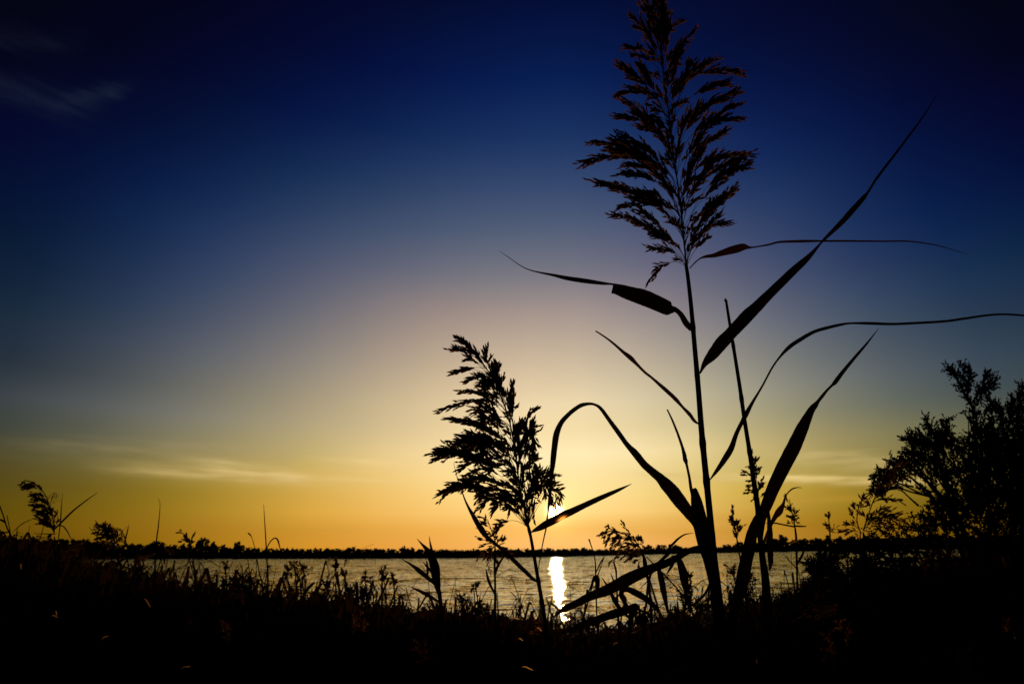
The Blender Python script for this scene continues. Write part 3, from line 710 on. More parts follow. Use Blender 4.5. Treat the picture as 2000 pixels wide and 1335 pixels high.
reed('reed', 2.1, [(1680, 1042, 2.4), (1681, 1080, 3), (1683, 1130, 4)], 'sparse forked reed sprig left of the feathery wind-swept plume',
     [(1682, 1042), (1674, 1018), (1676, 995), (1683, 974)], [(1641, 1016), (1640, 1037), (1663, 986), (1673, 980), (1682, 970), (1696, 975), (1650, 1022), (1660, 1000), (1692, 985), (1650, 1040)],
     [], 28, pk=dict(husk=(11, 2.0), fill=0, wind=(-.1, 0), dens=.45))
# left bank
reed('reed', 2.1, [(106.5, 1047, 2.6), (107, 1080, 3.2), (108, 1130, 3.8), (109, 1180, 4)], 'reed with a long plume combed down one side at the left bank',
     [(106, 1040), (105, 1020), (100, 996), (90, 969), (76, 950), (60, 940), (46, 936.5)],
     [(40, 936), (45, 946), (55, 963), (57, 987), (69, 1017), (72, 1015), (94, 1036), (58, 973), (50, 953), (62, 1000), (66, 995), (78, 1015), (85, 1020), (62, 975), (80, 1000), (96, 1030), (70, 985), (84, 1008), (112, 1005), (114, 1015), (60, 955), (68, 968), (48, 950), (52, 958), (60, 975), (58, 980), (64, 990), (72, 1005), (68, 1008), (82, 1012), (88, 1028), (98, 1022), (76, 992), (84, 998), (70, 972), (92, 1010)],
     [[(107, 1033, 1.2), (125, 1014, 1.8), (144, 996, 1.6), (168, 977, 1.1), (191, 961, .3)], [(114, 1052, 1), (118, 1020, 1.2), (120, 990, .9), (122, 961, .25)], [(108, 1028, 1), (121, 1026, 1.2), (131, 1036, 1.2), (140, 1054, .6)], [(108, 1042, 1), (90, 1042, .9), (65, 1041, .4)]], 31, pk=dict(husk=(9, 1.6), fill=10, fillr=14, wind=(-.35, .45), dens=1.1, spread=.3))
reed('reed', 2.3, [(229, 1063, 2.6), (232, 1090, 3), (234, 1140, 3.6)], 'reed with a bushy ragged plume just over the left tree line',
     [(230, 1066), (222, 1052), (211, 1040), (199, 1029)], [(180, 1034), (185, 1056), (201, 1026), (210, 1041), (192, 1030), (190, 1062), (205, 1065), (215, 1052), (195, 1050), (225, 1048), (228, 1058), (186, 1045), (210, 1070)],
     [[(220, 1075, 1), (200, 1058, 1.4), (185, 1042, 1), (174, 1028, .3)]], 32, pk=dict(husk=(9, 1.8), fill=26, fillr=16, wind=(-.1, .3)))
reed('reed', 2.5, [(248, 1066, 2), (250, 1100, 2.6), (252, 1150, 3)], 'little nodding reed plume with an upright leaf beside the bushy plume',
     [(247.5, 1064), (243, 1046), (236, 1036), (226, 1033)], [(225, 1034), (227, 1040), (231, 1050), (235, 1052), (229, 1036), (238, 1048)],
     [[(244, 1058, 1), (248, 1040, 1.4), (252, 1023, .3)]], 33, pk=dict(husk=(7, 1.3), fill=3, fillr=5, dens=.8))
reed('reed', 2.3, [(375, 1073, 2.4), (378, 1100, 2.8), (381, 1150, 3.4)], 'reed with a small bent club of a plume near the tree tops',
     [(375, 1074), (371, 1060), (366, 1048), (358, 1041)], [(357, 1040), (360, 1046), (364, 1052), (370, 1050), (362, 1040), (378, 1050)],
     [[(372, 1058, .8), (376, 1048, 1), (381, 1041, .3)]], 34, pk=dict(husk=(7, 1.5), fill=10, fillr=6))
def thin(Y, pts, label, leaves=()):
    return reed('reed', Y, pts, label, None, None, leaves, group='bare reed stalks behind the near plants')
thin(2.2, [(309, 973, .7), (312, 980, .9), (312.5, 992, 1.2), (309, 1030, 2.4), (306, 1053, 2.8), (303, 1100, 3.4), (300, 1150, 4)], 'thin plumeless stalk with a hooked tip over the round far tree')
thin(2.3, [(515, 984, .7), (516.5, 1010, 1.6), (519, 1050, 2.4), (521, 1090, 3), (523, 1150, 3.6)], 'straight thin stalk with an arching leaf at its foot, above mid shore',
     [[(521, 1070, 1), (528, 1057, 1.2), (537, 1050, 1.3), (543, 1055, 1.6), (548, 1074, .8)]])
thin(2.4, [(484, 1040, 2.4), (488, 1043, 3), (492, 1050, 1.4), (498, 1071, 1.6), (507, 1120, 2.6), (514, 1160, 3)], 'short bent stalk with a tiny curled tip')
thin(2.0, [(-2, 983, 2.6), (6, 1005, 3), (14, 1030, 3.2), (24, 1052, 3.6), (36, 1090, 4)], 'leaning stalk cut by the left edge of the photo',
     [[(12, 1022, 1), (5, 1016, 2), (-6, 1012, 1)], [(18, 1038, 1), (6, 1040, 1.5), (-6, 1044, .6)]])
thin(2.1, [(13.5, 1005, 1.6), (18, 1028, 2), (22, 1052, 2.4), (28, 1100, 3)], 'thin slanting stalk next to the cut-off leaning stalk')
thin(2.2, [(34, 1030, 1.4), (32, 1050, 2.2), (30, 1100, 3)], 'stub of a stalk low on the left bank')
thin(2.3, [(58, 1025, .8), (55, 1048, 1.6), (52, 1100, 2.6)], 'small pointed stalk left of the combed plume')
# broad-leaved shoot left of the sun
Y = 1.7
st, base = to_ground([(846, 1098, 5), (854, 1138, 8), (861, 1181, 8), (864, 1240, 8)], Y)
t = thing('reed_shoot', base, 'broad-leaved green shoot with spread pointed leaves before the open water', 'reed')
stem(t, Y, st, n=6)
for lf in ([(857, 1160, 3), (853, 1135, 7.5), (846, 1100, 8), (838, 1078, 5.5), (826, 1064, 2.6), (814, 1051, .3)], [(857, 1150, 3), (852, 1110, 7), (845, 1082, 4), (841, 1064, 2), (838, 1046, .3)],
           [(855, 1146, 2), (846, 1136, 3.6), (822, 1117, 4.6), (803, 1102, 2.6), (785, 1091, .4)], [(858, 1175, 2), (836, 1162, 3.6), (820, 1153, 3), (803, 1146, .6)], [(852, 1130, 1.5), (838, 1110, 2.4), (826, 1097, .6)]):
    leaf(t, Y, lf, rng.uniform(-30, 30), fold=.3)
# bent reed under the tallest one
Y = 1.3
st, base = to_ground([(1309, 1062, 6), (1306, 1078, 8), (1293, 1092, 6), (1280, 1104, 5), (1268, 1130, 5), (1262, 1180, 5), (1258, 1260, 6)], Y)
t = thing('bent_reed', base, 'knee-bent plumeless reed with hanging leaves below the long low leaf', 'reed')
stem(t, Y, st, n=6)
for lf in ([(1309, 1066, 2), (1316, 1060, 2.6), (1325, 1051, 2), (1338, 1043, 1.4), (1355, 1040, .3)], [(1286, 1108, 3), (1291, 1130, 6), (1298, 1162, 4.6), (1304, 1190, 2), (1306, 1204, .3)],
           [(1312, 1085, 2), (1326, 1094, 6), (1334, 1118, 8.5), (1339, 1145, 6), (1340, 1166, .8)], [(1257, 1083, 2), (1260, 1102, 4.4), (1265, 1130, 2.6), (1273, 1160, .3)], [(1320, 1090, 1), (1312, 1104, 3), (1302, 1120, 1)]):
    leaf(t, Y, lf, rng.uniform(-30, 30), fold=.3)
thin(1.5, [(1262, 1086, 2.2), (1290, 1114, 2.6), (1320, 1146, 2.8), (1340, 1172, 3), (1356, 1210, 3)], 'slanting stalk crossing the water under the long low leaf')
thin(1.9, [(1150, 1052, 3.4), (1153, 1060, 2.4), (1158, 1076, 2), (1163, 1100, 2.4), (1164, 1150, 3)], 'short stalk with a nib-like tip right of the sun path', [[(1163, 1120, 1), (1172, 1100, 1.4), (1181, 1084, .3)]])
thin(1.8, [(1180, 1087, 1.4), (1172, 1110, 2), (1163, 1135, 2.6), (1152, 1160, 3)], 'slender stalk leaning over the edge of the sun path')
thin(1.7, [(1162, 1124, 5), (1160, 1128, 6), (1155, 1142, 3), (1148, 1160, 3), (1142, 1190, 3)], 'crooked stalk with a folded leaf beside the glitter', [[(1160, 1126, 3), (1166, 1127, 4.6), (1168, 1145, 3), (1167, 1165, .5)]])
thin(1.8, [(1198, 1096, 3), (1203, 1112, 4), (1204, 1130, 3), (1206, 1165, 3)], 'stalk with a slim spike right of the sun path', [[(1205, 1150, 1), (1198, 1132, 1.6), (1192, 1118, .4)]])
# little plumed heads against the water
HEADS = [(593, 1105, 596, 12, 'small upright seed head above the water, farther left than the paired heads'), (653, 1100, 664, 13, 'slim leaning seed head, tallest of the small heads on the water'), (676, 1121, 682, 12, 'dense nodding head just below the slim leaning one'),
         (713, 1123, 716, 12, 'rounded single head midway along the bank'), (726, 1134, 730, 11, 'low head beside the rounded single head'), (751, 1119, 754, 16, 'broad drooping head, first of a close pair'), (768, 1123, 770, 15, 'drooping head, second of the close pair'),
         (640, 1138, 655, 14, 'sideways lying seed head low over the bank'), (575, 1100, 577, 9, 'faint little head next to the small upright one'), (440, 1104, 442, 11, 'small head on a crooked stalk over the left water'), (277, 1098, 272, 16, 'dark blunt head hanging at the left water edge'), (230, 1098, 236, 10, 'little dark head under the left trees'),
         (930, 1140, 934, 10, 'narrow head in the shade left of the loose-plumed reed'), (1350, 1120, 1348, 14, 'fluffy head behind the foot of the tallest reed'), (1434, 1112, 1440, 13, 'warm-lit fluffy head between the two thick stems'), (485, 1130, 490, 14, 'low nodding head right of the crooked stalk'), (560, 1112, 566, 16, 'arched drooping head with ragged fringe')]
for i, (hx, hy, bx, ln, lab) in enumerate(HEADS):
    dx = rng.uniform(-6, 6)
    Yh = rng.uniform(2.6, 3.4)
    up = np.array([hx + dx, hy - ln * .5]); lo = np.array([hx + dx * .2, hy + ln])
    ax = [tuple(lo), tuple(lo * .5 + up * .5 + [dx * .2, -2]), tuple(up)]
    tips = [(hx + dx * .5 + rng.uniform(-.36, .36) * ln, hy + rng.uniform(-.9, .9) * ln) for _ in range(9)]
    reed('reed', Yh, [(lo[0], lo[1], 2.2), ((lo[0] + bx) / 2 + 2, hy + 40, 2.6), (bx, hy + 80, 3), (bx + 1, hy + 130, 3.2)], lab, ax, tips,
         [[(bx, hy + 60, 1), (bx + rng.uniform(-6, 6), hy + 34, 1.6), (bx + rng.uniform(-16, 16), hy + 16, .3)]], 40 + i, group='small plumed reeds at the water edge', pk=dict(husk=(5, 1.6), fill=16, fillr=ln * .3, dens=.9, wind=(rng.uniform(-.2, .2), .1)))

# ---- the many nameless reeds of the water's edge: five kinds, copied
TOPS = [(-200, 1050), (0, 1066), (100, 1098), (170, 1112), (300, 1136), (400, 1142), (500, 1150), (600, 1158), (700, 1166), (800, 1178), (900, 1182), (1000, 1188), (1040, 1196), (1100, 1204), (1200, 1206), (1300, 1192), (1400, 1174), (1500, 1160), (1600, 1150), (1700, 1140), (1800, 1110), (2000, 1080), (2300, 1060)]
def top_at(px):
    return float(np.interp(px, [a for a, b in TOPS], [b for a, b in TOPS]))
def proto(seed, plumed, bend, h=1.5):
    r = random.Random(seed)
    t = thing('edge_reed', (0, 0, 0), 'plumed reed in the crowded tangle along the water edge' if plumed else 'bare dark reed in the crowded tangle along the water edge', 'reed', 'plumed reeds crowding the water edge' if plumed else 'bare reeds crowding the water edge')
    a = r.uniform(0, 6.28)
    dx, dy = math.cos(a) * bend, math.sin(a) * bend
    P = np.array([(0, 0, 0), (dx * .06, dy * .06, h * .35), (dx * .25, dy * .25, h * .7), (dx * .5, dy * .5, h * .92), (dx * .8, dy * .8, h)])
    P = spline(P, 5)
    g = G(); g.tube(P, np.linspace(.0042, .0016, len(P)), 5)
    g.build('stem', M_STEM, t)
    if plumed:
        g = G()
        e = P[-1]; d = P[-1] - P[-3]; d /= np.linalg.norm(d)
        for i in range(120):
            u = r.random()
            p = P[-1] - d * .10 * u
            o = np.array([r.gauss(0, 1), r.gauss(0, 1), r.gauss(0, 1) - .5]) * .016 * (0.4 + u)
            g.husk(p + o, d * .5 + o * 14 + np.array([0, 0, -.3]), r.uniform(.012, .022), .0022, r)
        g.build('plume', M_FLUFF if seed % 2 else M_PLUME, t)
    for k in range(3):
        u = r.uniform(.3, .8)
        p = P[int(u * (len(P) - 1))]
        a = r.uniform(0, 6.28); ln = r.uniform(.2, .42)
        ax = np.array([math.cos(a), math.sin(a), 0])
        ts = np.linspace(0, 1, 9)
        dr = r.uniform(.2, 1.3)
        B = np.array([p + ax * ln * t_ * .8 + np.array([0, 0, ln * (t_ * .8 - dr * t_ * t_)]) for t_ in ts])
        sd_ = np.repeat(np.array([[-math.sin(a), math.cos(a), 0]]), 9, 0)
        hw = (.006 + .002 * (k + seed % 3)) * np.sin(np.pi * np.clip(ts * .93 + .07, 0, 1)) ** .7
        g = G(); g.ribbon(B, (hw, hw), sd_, .3, np.array([0, 0, 1.0]))
        g.build('leaf', M_LEAF, t)
    return t
protos = [proto(1, True, .35), proto(2, True, .6), proto(3, False, .15), proto(4, False, .5), proto(5, True, .2), proto(6, False, .8), proto(8, False, .3)]
used = set()
NFILL = 270
for i in range(NFILL):
    px = rng.uniform(40, 1720) if i % 5 else rng.uniform(-150, 2150)
    yy = rng.uniform(2.6, 6.0)
    if px > 1180 and px < 1420 and rng.random() < .5:
        yy = rng.uniform(1.8, 3.0)
    py = top_at(px) - abs(rng.gauss(0, 34)) + 4
    q = W([[px, py, 0]], yy)[0]
    gz = ground(q[0], yy)
    h = q[2] - gz
    if h < .3: continue
    k = rng.randrange(len(protos))
    o = protos[k] if k not in used else copy_tree(protos[k])
    used.add(k)
    s = h / 1.5
    o.location = (q[0], yy, gz)
    o.rotation_euler = (rng.gauss(0, .06), rng.gauss(0, .06), rng.uniform(0, 6.28))
    o.scale = (1 * .5 + s * .5, 1 * .5 + s * .5, s)

# ---- undergrowth that nobody could count
def blades(name, n, xr, yr, hfun, mat, wid, seed):
    r = np.random.default_rng(seed)
    yy = r.uniform(yr[0], yr[1], n)
    px = r.uniform(xr[0], xr[1], n)
    V = []; F_ = []
    for i in range(n):
        y = yy[i]
        x = W([[px[i], 1150, 0]], y)[0][0]
        gz = ground(x, y)
        zt = hfun(px[i], y, r)
        h = zt - gz
        if h < .08: continue
        a = r.uniform(0, 2 * math.pi); b = r.uniform(.05, .5) * min(h, .5)
        c = r.uniform(0, 2 * math.pi); w = wid * r.uniform(.5, 1.5)
        sx, sy = math.cos(c) * w, math.sin(c) * w
        z0 = gz + h * r.uniform(0, .35)
        dx, dy = math.cos(a) * b, math.sin(a) * b
        droop = r.uniform(0, .35) * h * .6
        k = len(V)
        m1 = (x + dx * .3, y + dy * .3, z0 + (zt - z0) * .6); m2 = (x + dx * .75, y + dy * .75, zt)
        e = (x + dx * 1.15, y + dy * 1.15, zt - droop)
        if i % 17 == 0:
            sx *= 1.7; sy *= 1.7; e = (e[0] + dx * .8, e[1] + dy * .8, zt - h * r.uniform(.1, .4))
        V += [(x - sx, y - sy, z0), (x + sx, y + sy, z0), (m1[0] + sx, m1[1] + sy, m1[2]), (m1[0] - sx, m1[1] - sy, m1[2]),
              (m2[0] + sx * .7, m2[1] + sy * .7, m2[2]), (m2[0] - sx * .7, m2[1] - sy * .7, m2[2]), e]
        F_ += [(k, k + 1, k + 2, k + 3), (k + 3, k + 2, k + 4, k + 5), (k + 5, k + 4, k + 6)]
    g = G(); g.add(V, F_)
    return tag(g.build(name, mat), kind='stuff')
def clump(px, y):
    v = math.sin(px * .031 + y * 1.9) + math.sin(px * .013 + 1.3 + y * 3.1) + .8 * math.sin(px * .071 + y * .7)
    return max(0.0, v / 2.8)
def hf(px, y, r):
    off = 4 + abs(r.normal(0, 20)) - 26 * clump(px, y)
    if r.random() < .075:
        off = -r.uniform(0, 62) * (.3 + clump(px, y))
    z = EYE[2] - (top_at(px) + off - (1077 - .0096 * (px - 1000))) / FPX * y * 1.06
    return min(z, 1.6)
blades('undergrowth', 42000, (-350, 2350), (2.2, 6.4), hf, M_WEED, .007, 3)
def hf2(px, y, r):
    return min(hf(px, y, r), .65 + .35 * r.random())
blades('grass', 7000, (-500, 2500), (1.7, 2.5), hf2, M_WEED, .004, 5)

# ---- pale dry leaves that catch the sun low in the dark undergrowth
DRY = [(1005, 1208, 9, 0, 'whitish dry blade lying level at the foot of the short reed'), (1053, 1229, 5, 20, 'short bright straw beside the short reed stem'), (1017, 1249, 4, 10, 'tiny bright straw under the level whitish blade'), (1030, 1305, 10, 12, 'pale curled straw at the bottom middle of the dark bank'),
       (1328, 1142, 7, -25, 'glowing orange curled leaf on a stalk before the water'), (1478, 1292, 4, 85, 'orange upright fleck low beside the thick stems'), (107, 1204, 6, 5, 'small tan leaf lying on the left bank'), (110, 1197, 4, 75, 'upright tan sliver above the small tan leaf'), (288, 1177, 9, 50, 'slanting tan stalk piece on the left bank'),
       (205, 1245, 7, -35, 'dim brown leaf under the slanting stalk piece'), (363, 1303, 8, -20, 'thin brown straw low on the left bank'), (1202, 1257, 5, -40, 'small orange crumb of leaf by the curved low stalk'), (41, 1106, 5, 80, 'pale sliver at the edge of the left bank'), (1550, 1060, 8, -35, 'curled tan leaf hanging beside the forked plume reed')]
for i, (px, py, ln, ang, lab) in enumerate(DRY):
    Yd = rng.uniform(1.0, 1.35)
    t = math.radians(ang)
    g = G()
    u = np.linspace(-1, 1, 7)
    P = np.column_stack([px + u * ln * math.cos(t), py + u * ln * math.sin(t) - 1.5 * (1 - u * u), u * 3])
    sd_ = np.repeat(np.array([[-math.sin(t), math.cos(t), .6]]), 7, 0)
    ln *= 1.25
    P = np.column_stack([px + u * ln * math.cos(t), py + u * ln * math.sin(t) - 2.5 * (1 - u * u) + 1.2 * np.sin(u * 3), u * 3])
    hw = 1.25 * (1 - u * u) ** .8 * (1 + .3 * u) + .1
    g.ribbon(P, (hw, hw), sd_, .3)
    st, base = to_ground([(px, py - .5, .5), (px + rng.uniform(-8, 8), py + 90, .8)], Yd)
    dl = thing('dry_leaf', base, lab, 'leaf', 'dry leaves catching the sun')
    g.build('blade', M_STRAW if i < 5 else M_STALE, dl, lambda a: W(a, Yd), smooth=True)
    stem(dl, Yd, st, n=5, name='stalk')
LOW = [(822, 1268, 30, 'ragged orange-lit dead plume sunk in the bank below the spread shoot'), (80, 1370, 30, 'dim dead plume at the bottom left corner'), (1622, 1262, 40, 'orange-speckled dead plume low before the shrub'), (1650, 1235, 26, 'smaller dead plume above the orange-speckled one'), (1890, 1290, 40, 'dead plume with hanging fringe low in the right corner'), (1975, 1222, 20, 'small speckled dead plume by the right edge'), (1060, 1050 + 170, 22, 'red-brown dead plume in the tangle under the sun path'), (700, 1210, 24, 'dim dead plume in the middle of the dark bank'), (440, 1235, 24, 'dim speckled dead plume on the left bank')]
for i, (px, py, s, lab) in enumerate(LOW):
    Yl = rng.uniform(1.3, 1.7)
    r = random.Random(90 + i)
    ax = [(px + 8, py + s * 1.2), (px + 4, py + s * .3), (px, py - s * .3), (px - s * .3, py - s * .7)]
    tips = [(px + r.uniform(-.7, .7) * s, py + r.uniform(-.8, .8) * s) for _ in range(10)]
    reed('dead_reed', Yl, [(px + 8, py + s * 1.2, .8), (px + 10, py + s * 2, 1)], lab, ax, tips, [], 90 + i, group='dead plumes sunk in the undergrowth', pmat=M_FLUFF, pk=dict(husk=(8, 1.2), fill=8, fillr=s * .5, dens=.7))

# ------------------------------------------------------------------ shrubs
def shoot(g, p, d, ln, r, nd=(8, 1.4), br=0.9):
    d = d / np.linalg.norm(d)
    b = np.array([r.gauss(0, .3), r.gauss(0, .3) + .05, r.gauss(0, .3)])
    t = np.linspace(0, 1, 6)[:, None]
    B = p + d * ln * t + b * ln * .5 * t * t
    g.tube(B, np.linspace(br, br * .3, 6), 3, cap=False)
    n = int(ln / 2.6)
    for j in range(n):
        u = (j + .5) / n
        i0 = min(4, int(u * 5)); q = B[i0] + (B[i0 + 1] - B[i0]) * (u * 5 - i0)
        dd = B[i0 + 1] - B[i0]; dd /= np.linalg.norm(dd)
        off = np.array([r.gauss(0, 1), r.gauss(0, 1), r.gauss(0, 1)]); off -= dd * (off @ dd); off /= np.linalg.norm(off) + 1e-9
        g.husk(q, dd + off * r.uniform(.5, 1.0), nd[0] * (1.1 - .45 * u) * r.uniform(.7, 1.3), nd[1] * r.uniform(.7, 1.2), r)

def shrub(name, Y, base_px, clumps, shoots, label, centre, seed, limbs=(), group=None, nd=(9, 1.7), polys=(), trunk=20, twig=8):
    r = random.Random(seed)
    b = W([[base_px[0], base_px[1], 0]], Y)[0]
    gz = ground(b[0], b[1])
    root = Q((b[0], Y, gz - .05), Y)
    t = thing(name, (b[0], Y, gz), label, 'shrub' if name == 'shrub' else 'weed', group)
    g = G()
    trunk_top = np.array([base_px[0], base_px[1], 0.0])
    g.tube(spline(np.array([root, (root + trunk_top) / 2 + [6, 0, 4], trunk_top]), 5), np.linspace(trunk, trunk * .7, 11), 8)
    cr = G()
    for (cx, cy, rx, ry, n, ln) in clumps:
        e = np.array([cx, cy, r.uniform(-.4, .4) * rx])
        m = trunk_top * .5 + e * .5 + np.array([r.uniform(-20, 20), r.uniform(-10, 30), r.uniform(-20, 20)]) * trunk / 20
        g.tube(spline(np.array([trunk_top + [r.uniform(-8, 8), 10, 0], m, e]), 6), np.linspace(twig, twig * .3, 13), 6)
        for k in range(int(n * 2.4)):
            a = np.array([r.gauss(0, 1), r.gauss(0, 1), r.gauss(0, 1)]); a /= np.linalg.norm(a)
            q = r.random() ** .45
            p = np.array([cx, cy, e[2]]) + a * np.array([rx, ry, rx * .9]) * q * .85
            d = (p - np.array([centre[0], centre[1], 0])); d /= np.linalg.norm(d) + 1e-9
            d = d * .8 + np.array([r.gauss(0, .5), r.gauss(0, .5) - .35, r.gauss(0, .5)])
            shoot(cr, p, d, ln * r.uniform(.6, 1.3), r, nd)
            if k % 9 == 0:
                g.tube(np.array([e, (e + p) / 2 + [r.uniform(-5, 5), r.uniform(-5, 5), 0], p]), [1.8, 1.3, .8], 4, cap=False)
    for poly, n, ln in polys:
        xs_ = [q[0] for q in poly]; ys_ = [q[1] for q in poly]
        k = 0
        while k < n:
            x, y = r.uniform(min(xs_), max(xs_)), r.uniform(min(ys_), max(ys_))
            ins = False
            for i in range(len(poly)):
                (x0, y0), (x1, y1) = poly[i - 1], poly[i]
                if (y0 > y) != (y1 > y) and x < (x1 - x0) * (y - y0) / (y1 - y0) + x0:
                    ins = not ins
            if not ins: continue
            k += 1
            p = np.array([x, y, r.gauss(0, 45)])
            d = p - np.array([centre[0], centre[1], 0]); d /= np.linalg.norm(d) + 1e-9
            d = d * .7 + np.array([r.gauss(0, .55), r.gauss(0, .55) - .3, r.gauss(0, .5)])
            shoot(cr, p - d * ln * .6, d, ln * r.uniform(.6, 1.25), r, nd)
            if k % 12 == 0:
                q = p + (np.array([centre[0], centre[1], 0]) - p) * r.uniform(.2, .4) + np.array([r.gauss(0, 12), r.gauss(0, 12), 0])
                g.tube(spline(np.array([q, (p + q) / 2 + [r.gauss(0, 6), r.gauss(0, 6), 0], p]), 4), np.linspace(2.2, .7, 9), 4, cap=False)
    for P in limbs:
        P = np.array([(a, b_, c * 1.0) for a, b_, c in P])
        g.tube(spline(np.column_stack([P[:, :2], np.zeros(len(P))]), 6), np.interp(np.linspace(0, 1, (len(P) - 1) * 6 + 1), np.linspace(0, 1, len(P)), P[:, 2]), 6)
    for P in shoots:
        P = np.array([(a, b_, r.uniform(-10, 10)) for a, b_ in P])
        S_ = spline(P, 8)
        g.tube(S_, np.linspace(2.4, .6, len(S_)), 5)
        for k in range(2, len(S_)):
            for w in range(2):
                d = S_[k] - S_[k - 1]; d /= np.linalg.norm(d)
                d = d + np.array([r.gauss(0, .55), r.gauss(0, .55), r.gauss(0, .55)])
                shoot(cr, S_[k], d, r.uniform(12, 26), r, nd)
    g.build('branches', M_BARK, t, lambda a: W(a, Y), smooth=True)
    cr.build('crown', M_SHRUB, t, lambda a: W(a, Y))
    return t

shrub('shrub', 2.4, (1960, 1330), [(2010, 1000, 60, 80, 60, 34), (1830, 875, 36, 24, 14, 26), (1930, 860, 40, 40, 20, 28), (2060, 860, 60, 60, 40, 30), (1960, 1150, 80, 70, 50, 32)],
      [[(1915, 850), (1900, 800), (1882, 765), (1866, 735), (1858, 722)], [(1895, 790), (1885, 750), (1880, 714)], [(1890, 775), (1893, 750), (1894, 726)], [(1900, 785), (1915, 760), (1926, 734)], [(1908, 790), (1922, 762), (1938, 747)], [(1960, 830), (1948, 800), (1933, 780)], [(1970, 830), (1975, 805), (1978, 785)], [(1985, 820), (1992, 785), (1996, 756)],
       [(1835, 870), (1822, 845), (1809, 822)], [(1840, 870), (1848, 845), (1850, 825)], [(1800, 880), (1785, 862), (1771, 856)], [(1790, 920), (1765, 905), (1742, 904)], [(1780, 940), (1745, 925), (1717, 922), (1702, 955)], [(1820, 905), (1790, 890), (1766, 886)],
       [(1850, 1010), (1830, 985), (1800, 955)], [(1855, 1010), (1840, 980), (1826, 950)], [(1860, 1010), (1868, 980), (1850, 945)], [(1870, 1030), (1840, 1015), (1808, 1010)]],
      'big dark feathery shrub with one shoot sticking up, filling the right edge', (1960, 1080), 61,
      limbs=[[(1960, 1330, 14), (1925, 1200, 10), (1890, 1060, 7), (1850, 960, 4), (1830, 880, 2)], [(1960, 1330, 12), (1860, 1230, 8), (1740, 1140, 5), (1680, 1085, 2.5)], [(1780, 1170, 5), (1710, 1120, 4), (1660, 1090, 2)], [(1930, 1250, 8), (1780, 1175, 6), (1640, 1160, 3)]],
      polys=[([(1766, 892), (1772, 862), (1795, 840), (1812, 830), (1850, 832), (1870, 856), (1895, 842), (1888, 802), (1905, 792), (1935, 788), (1977, 792), (2000, 768), (2200, 720), (2250, 1000), (1900, 1010), (1868, 960), (1850, 935), (1790, 925)], 2600, 25),
             ([(1695, 965), (1717, 928), (1742, 910), (1770, 888), (1800, 900), (1790, 925), (1750, 935), (1715, 965)], 110, 20),
             ([(1850, 940), (1900, 1000), (1880, 1060), (1800, 1050), (1780, 1020), (1820, 1000)], 70, 28),
             ([(1880, 880), (2100, 800), (2200, 1100), (1900, 1080)], 1500, 32),
             ([(1690, 1052), (1760, 1064), (1850, 1055), (1900, 1000), (2250, 1000), (2250, 1450), (1650, 1420), (1640, 1190), (1660, 1130)], 1000, 30),
             ([(1650, 1052), (1760, 1052), (1800, 1120), (1700, 1180), (1600, 1190), (1590, 1140)], 260, 24),
             ([(1690, 1020), (1780, 1005), (1860, 950), (1900, 1000), (1860, 1065), (1690, 1065)], 190, 26), ([(1620, 1080), (1700, 1060), (1760, 1120), (1640, 1190)], 110, 24)])
shrub('shrub', 2.9, (1618, 1260), [(1608, 1118, 32, 40, 90, 20), (1595, 1160, 30, 28, 40, 20), (1640, 1150, 36, 45, 60, 22), (1630, 1205, 60, 30, 60, 24), (1690, 1150, 50, 60, 70, 24)], [[(1605, 1110), (1602, 1090), (1600, 1074)], [(1625, 1105), (1632, 1085), (1636, 1076)], [(1590, 1130), (1580, 1108), (1576, 1096)]],
      'small rounded leafy shrub before the water, left of the big shrub', (1615, 1190), 62, nd=(7, 1.6))
shrub('shrub', 3.0, (-60, 1300), [(-60, 1130, 90, 60, 160, 28), (40, 1120, 60, 40, 70, 26), (20, 1200, 80, 70, 110, 28)], [[(0, 1090), (-4, 1070), (-10, 1055)]], 'low dark shrub in the left corner of the bank', (-20, 1230), 63)

WEEDS = [((1262, 1260), [(1252, 1212, 34, 20, 26, 16)], 'low leafy weed under the curved dark leaf', 1.7), ((1345, 1250), [(1345, 1178, 22, 24, 24, 15), (1370, 1190, 22, 22, 18, 15)], 'airy leafy weed left of the tallest reed stem', 1.9),
         ((1455, 1250), [(1452, 1165, 24, 30, 26, 14), (1465, 1135, 14, 18, 10, 12)], 'airy weed rising between the two thick stems', 1.8), ((1545, 1250), [(1540, 1178, 34, 26, 30, 15), (1568, 1160, 20, 22, 14, 14)], 'airy leafy weed right of the broken stalk', 2.0),
         ((1120, 1260), [(1135, 1222, 40, 16, 26, 15)], 'low weed at the near end of the sun path', 1.7), ((925, 1260), [(925, 1190, 34, 20, 24, 14), (905, 1172, 14, 14, 8, 12)], 'leafy weed left of the loose-plumed reed', 2.2), ((700, 1260), [(700, 1165, 44, 22, 34, 13)], 'leafy weed under the rounded single head', 2.8), ((480, 1250), [(470, 1145, 50, 22, 36, 13)], 'leafy weed below the arching leaf of the straight thin stalk', 2.8)]
for i, (b_, cl, lab, yy) in enumerate(WEEDS):
    shrub('weed', yy, b_, cl, [], lab, b_, 110 + i, group='leafy weeds on the bank', nd=(6, 1.5), trunk=4, twig=1.6)
Y = 1.25
st, base = to_ground([(1236, 1190, 5), (1232, 1215, 5), (1228, 1260, 6)], Y)
t = thing('reed_shoot', base, 'low dark shoot with one arched and one lying blade under the long low leaf', 'reed')
stem(t, Y, st, n=6)
